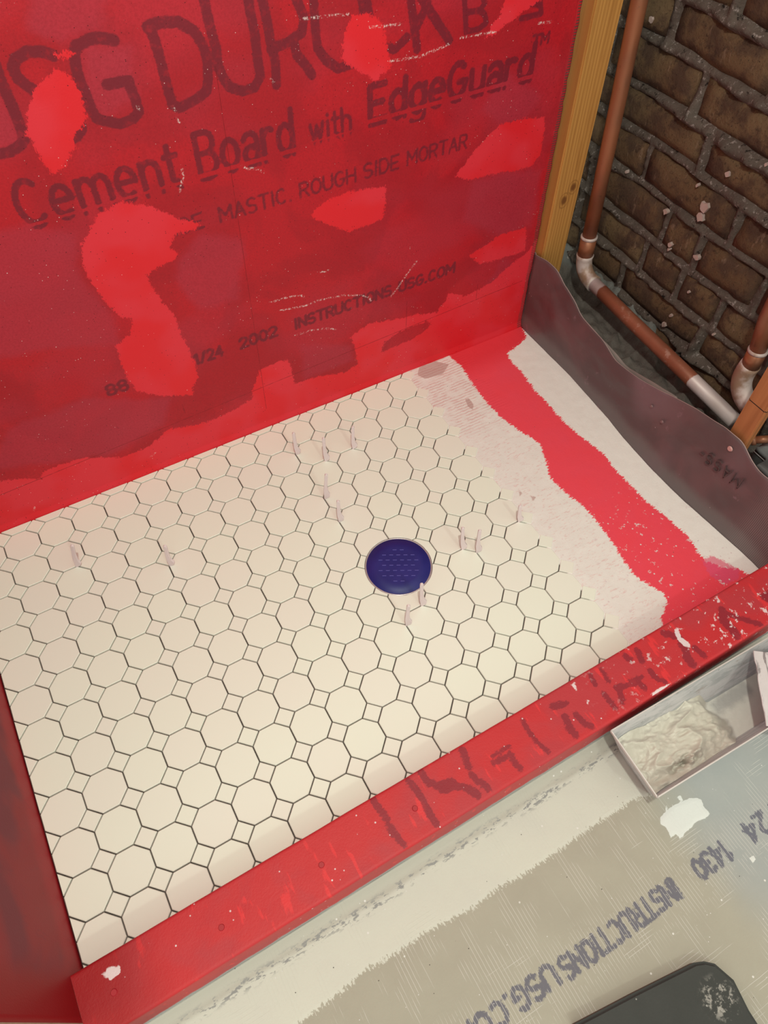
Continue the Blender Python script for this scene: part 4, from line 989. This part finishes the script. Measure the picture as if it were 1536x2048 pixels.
zm = np.clip(zm, zb + .02, zr - .08)
k = ((zm - zb) / (zr - zb))[..., None]
def corner(i): return np.array(basep[i])[None, None, :] * (1 - k) + np.array(rim[i])[None, None, :] * k
S3, T3 = s_[..., None], t_[..., None]
xy = (corner(0) * (1 - S3) + corner(1) * S3) * (1 - T3) + (corner(3) * (1 - S3) + corner(2) * S3) * T3
Pm = np.concatenate([xy * S, (zm * S)[..., None]], -1)
me = grid_mesh('wet_thinset', Pm)
M = Mat('wet_thinset', .38, spec=.5)
a = M.mix(M.noise(24, 4, .6, dist=1), al(214, 206, 180), al(194, 186, 160))
a = M.mix(M.math('MULTIPLY', M.step(M.noise(65, 5, .75, dist=2), .66, .74), .4), a, al(158, 146, 126))
x, y, z = M.xyz()
steel = M.math('MULTIPLY', M.step(M.math('ADD', M.math('ABSOLUTE', M.math('SUBTRACT', y, -7.18 * S)), M.math('MULTIPLY', M.noise(50, 4, .7), .02)), .028, .014), M.math('MULTIPLY', M.step(x, 3.9 * S, 4.1 * S), M.step(x, 5.4 * S, 5.2 * S)))
a = M.mix(steel, a, al(118, 110, 100))
a = M.mix(M.math('MULTIPLY', M.step(z, -.03, -.036), .5), a, al(220, 214, 194))
M.col(a).bump(M.noise(90, 4, .65, dist=1.5), .3, .002)
prop(mesh_obj('wet_thinset', me, M.m, smooth=True), 'greyish wet thinset mortar heaped in the steel mud pan', 'mortar', kind='stuff')

# scraper lying across the pan
th = math.atan2(-.6, .8)
scr = prop(empty('scraper', (5.2 * S, -6.66 * S, zr * S + .003), th), 'pale mortar-streaked scraper blade lying across the mud pan', 'scraper')
M = Mat('streaked_blade', .55, spec=.35)
a = M.mix(M.noise(30, 3), al(226, 216, 204), al(206, 196, 184))
sk = M.noise(30, 4, .6, vec=M.scaled((3.2, .8, 1)), dist=.6)
a = M.mix(M.math('MULTIPLY', M.step(sk, .56, .64), .75), a, al(112, 98, 94))
M.col(a).bump(M.noise(60, 4, .6, vec=M.scaled((3, .8, 1))), .5, .002)
bm = box_bm(0, 1.5 * S, -1.98 * S, 0, 0, .0022, .0006, 1)
bmesh.ops.subdivide_edges(bm, edges=[e for e in bm.edges if e.calc_length() > .03], cuts=14)
for v in bm.verts:
    if v.co.x < .004: v.co.x += .0022 * (vnoise(np.array(v.co.y * 90), np.array(0.0), 3, 4) - .5) * 2
from_bm('blade', bm, M.m, scr)
M = Mat('dark_handle', .5); M.col(al(48, 46, 46))
from_bm('handle', box_bm(1.45 * S, 3.6 * S, -1.25 * S, -.75 * S, -.004, .018, .006, 3), M.m, scr, True)

# foam pad
pad = [(p[0], p[1]) for p in PADTOP]
outl = pad + [(pad[-1][0] - .02, -.93), (pad[0][0] - .02, -.93)]
outl = outl[::-1]
bm = bmesh.new()
zt = -.35 * S
top = [bm.verts.new((x, y, zt)) for x, y in outl]; bot = [bm.verts.new((x, y, ZO + .0004)) for x, y in outl]
n = len(outl)
bm.faces.new(top); bm.faces.new(bot[::-1])
for i in range(n): bm.faces.new((top[i], bot[i], bot[(i + 1) % n], top[(i + 1) % n]))
bmesh.ops.recalc_face_normals(bm, faces=bm.faces)
bmesh.ops.bevel(bm, geom=[e for e in bm.edges if e.verts[0].co.z > zt - .001 and e.verts[1].co.z > zt - .001], offset=.004, segments=3, affect='EDGES')
M = Mat('charcoal_foam', .75, spec=.3)
x, y, z = M.xyz()
a = M.mix(M.noise(30, 3), al(58, 58, 52), al(68, 67, 61))
a = M.mix(M.dots(110, .16, .12), a, al(150, 146, 132))
sp_ = M.n('ShaderNodeVectorMath', {0: M.co, 1: (-.035, -.715, zt)}, operation='DISTANCE').outputs['Value']
a = M.mix(M.math('MULTIPLY', M.step(sp_, .03, .012), M.step(M.noise(120, 4, .7), .5, .62)), a, al(160, 154, 138))
a = M.mix(M.step(z, zt - .006, zt - .009), a, al(104, 86, 72))
M.col(a).bump(M.noise(240, 4), .3, .0012)
prop(from_bm('foam_pad', bm, M.m), 'charcoal foam kneeling pad with rounded corner lying on the grey floor', 'kneeling pad')
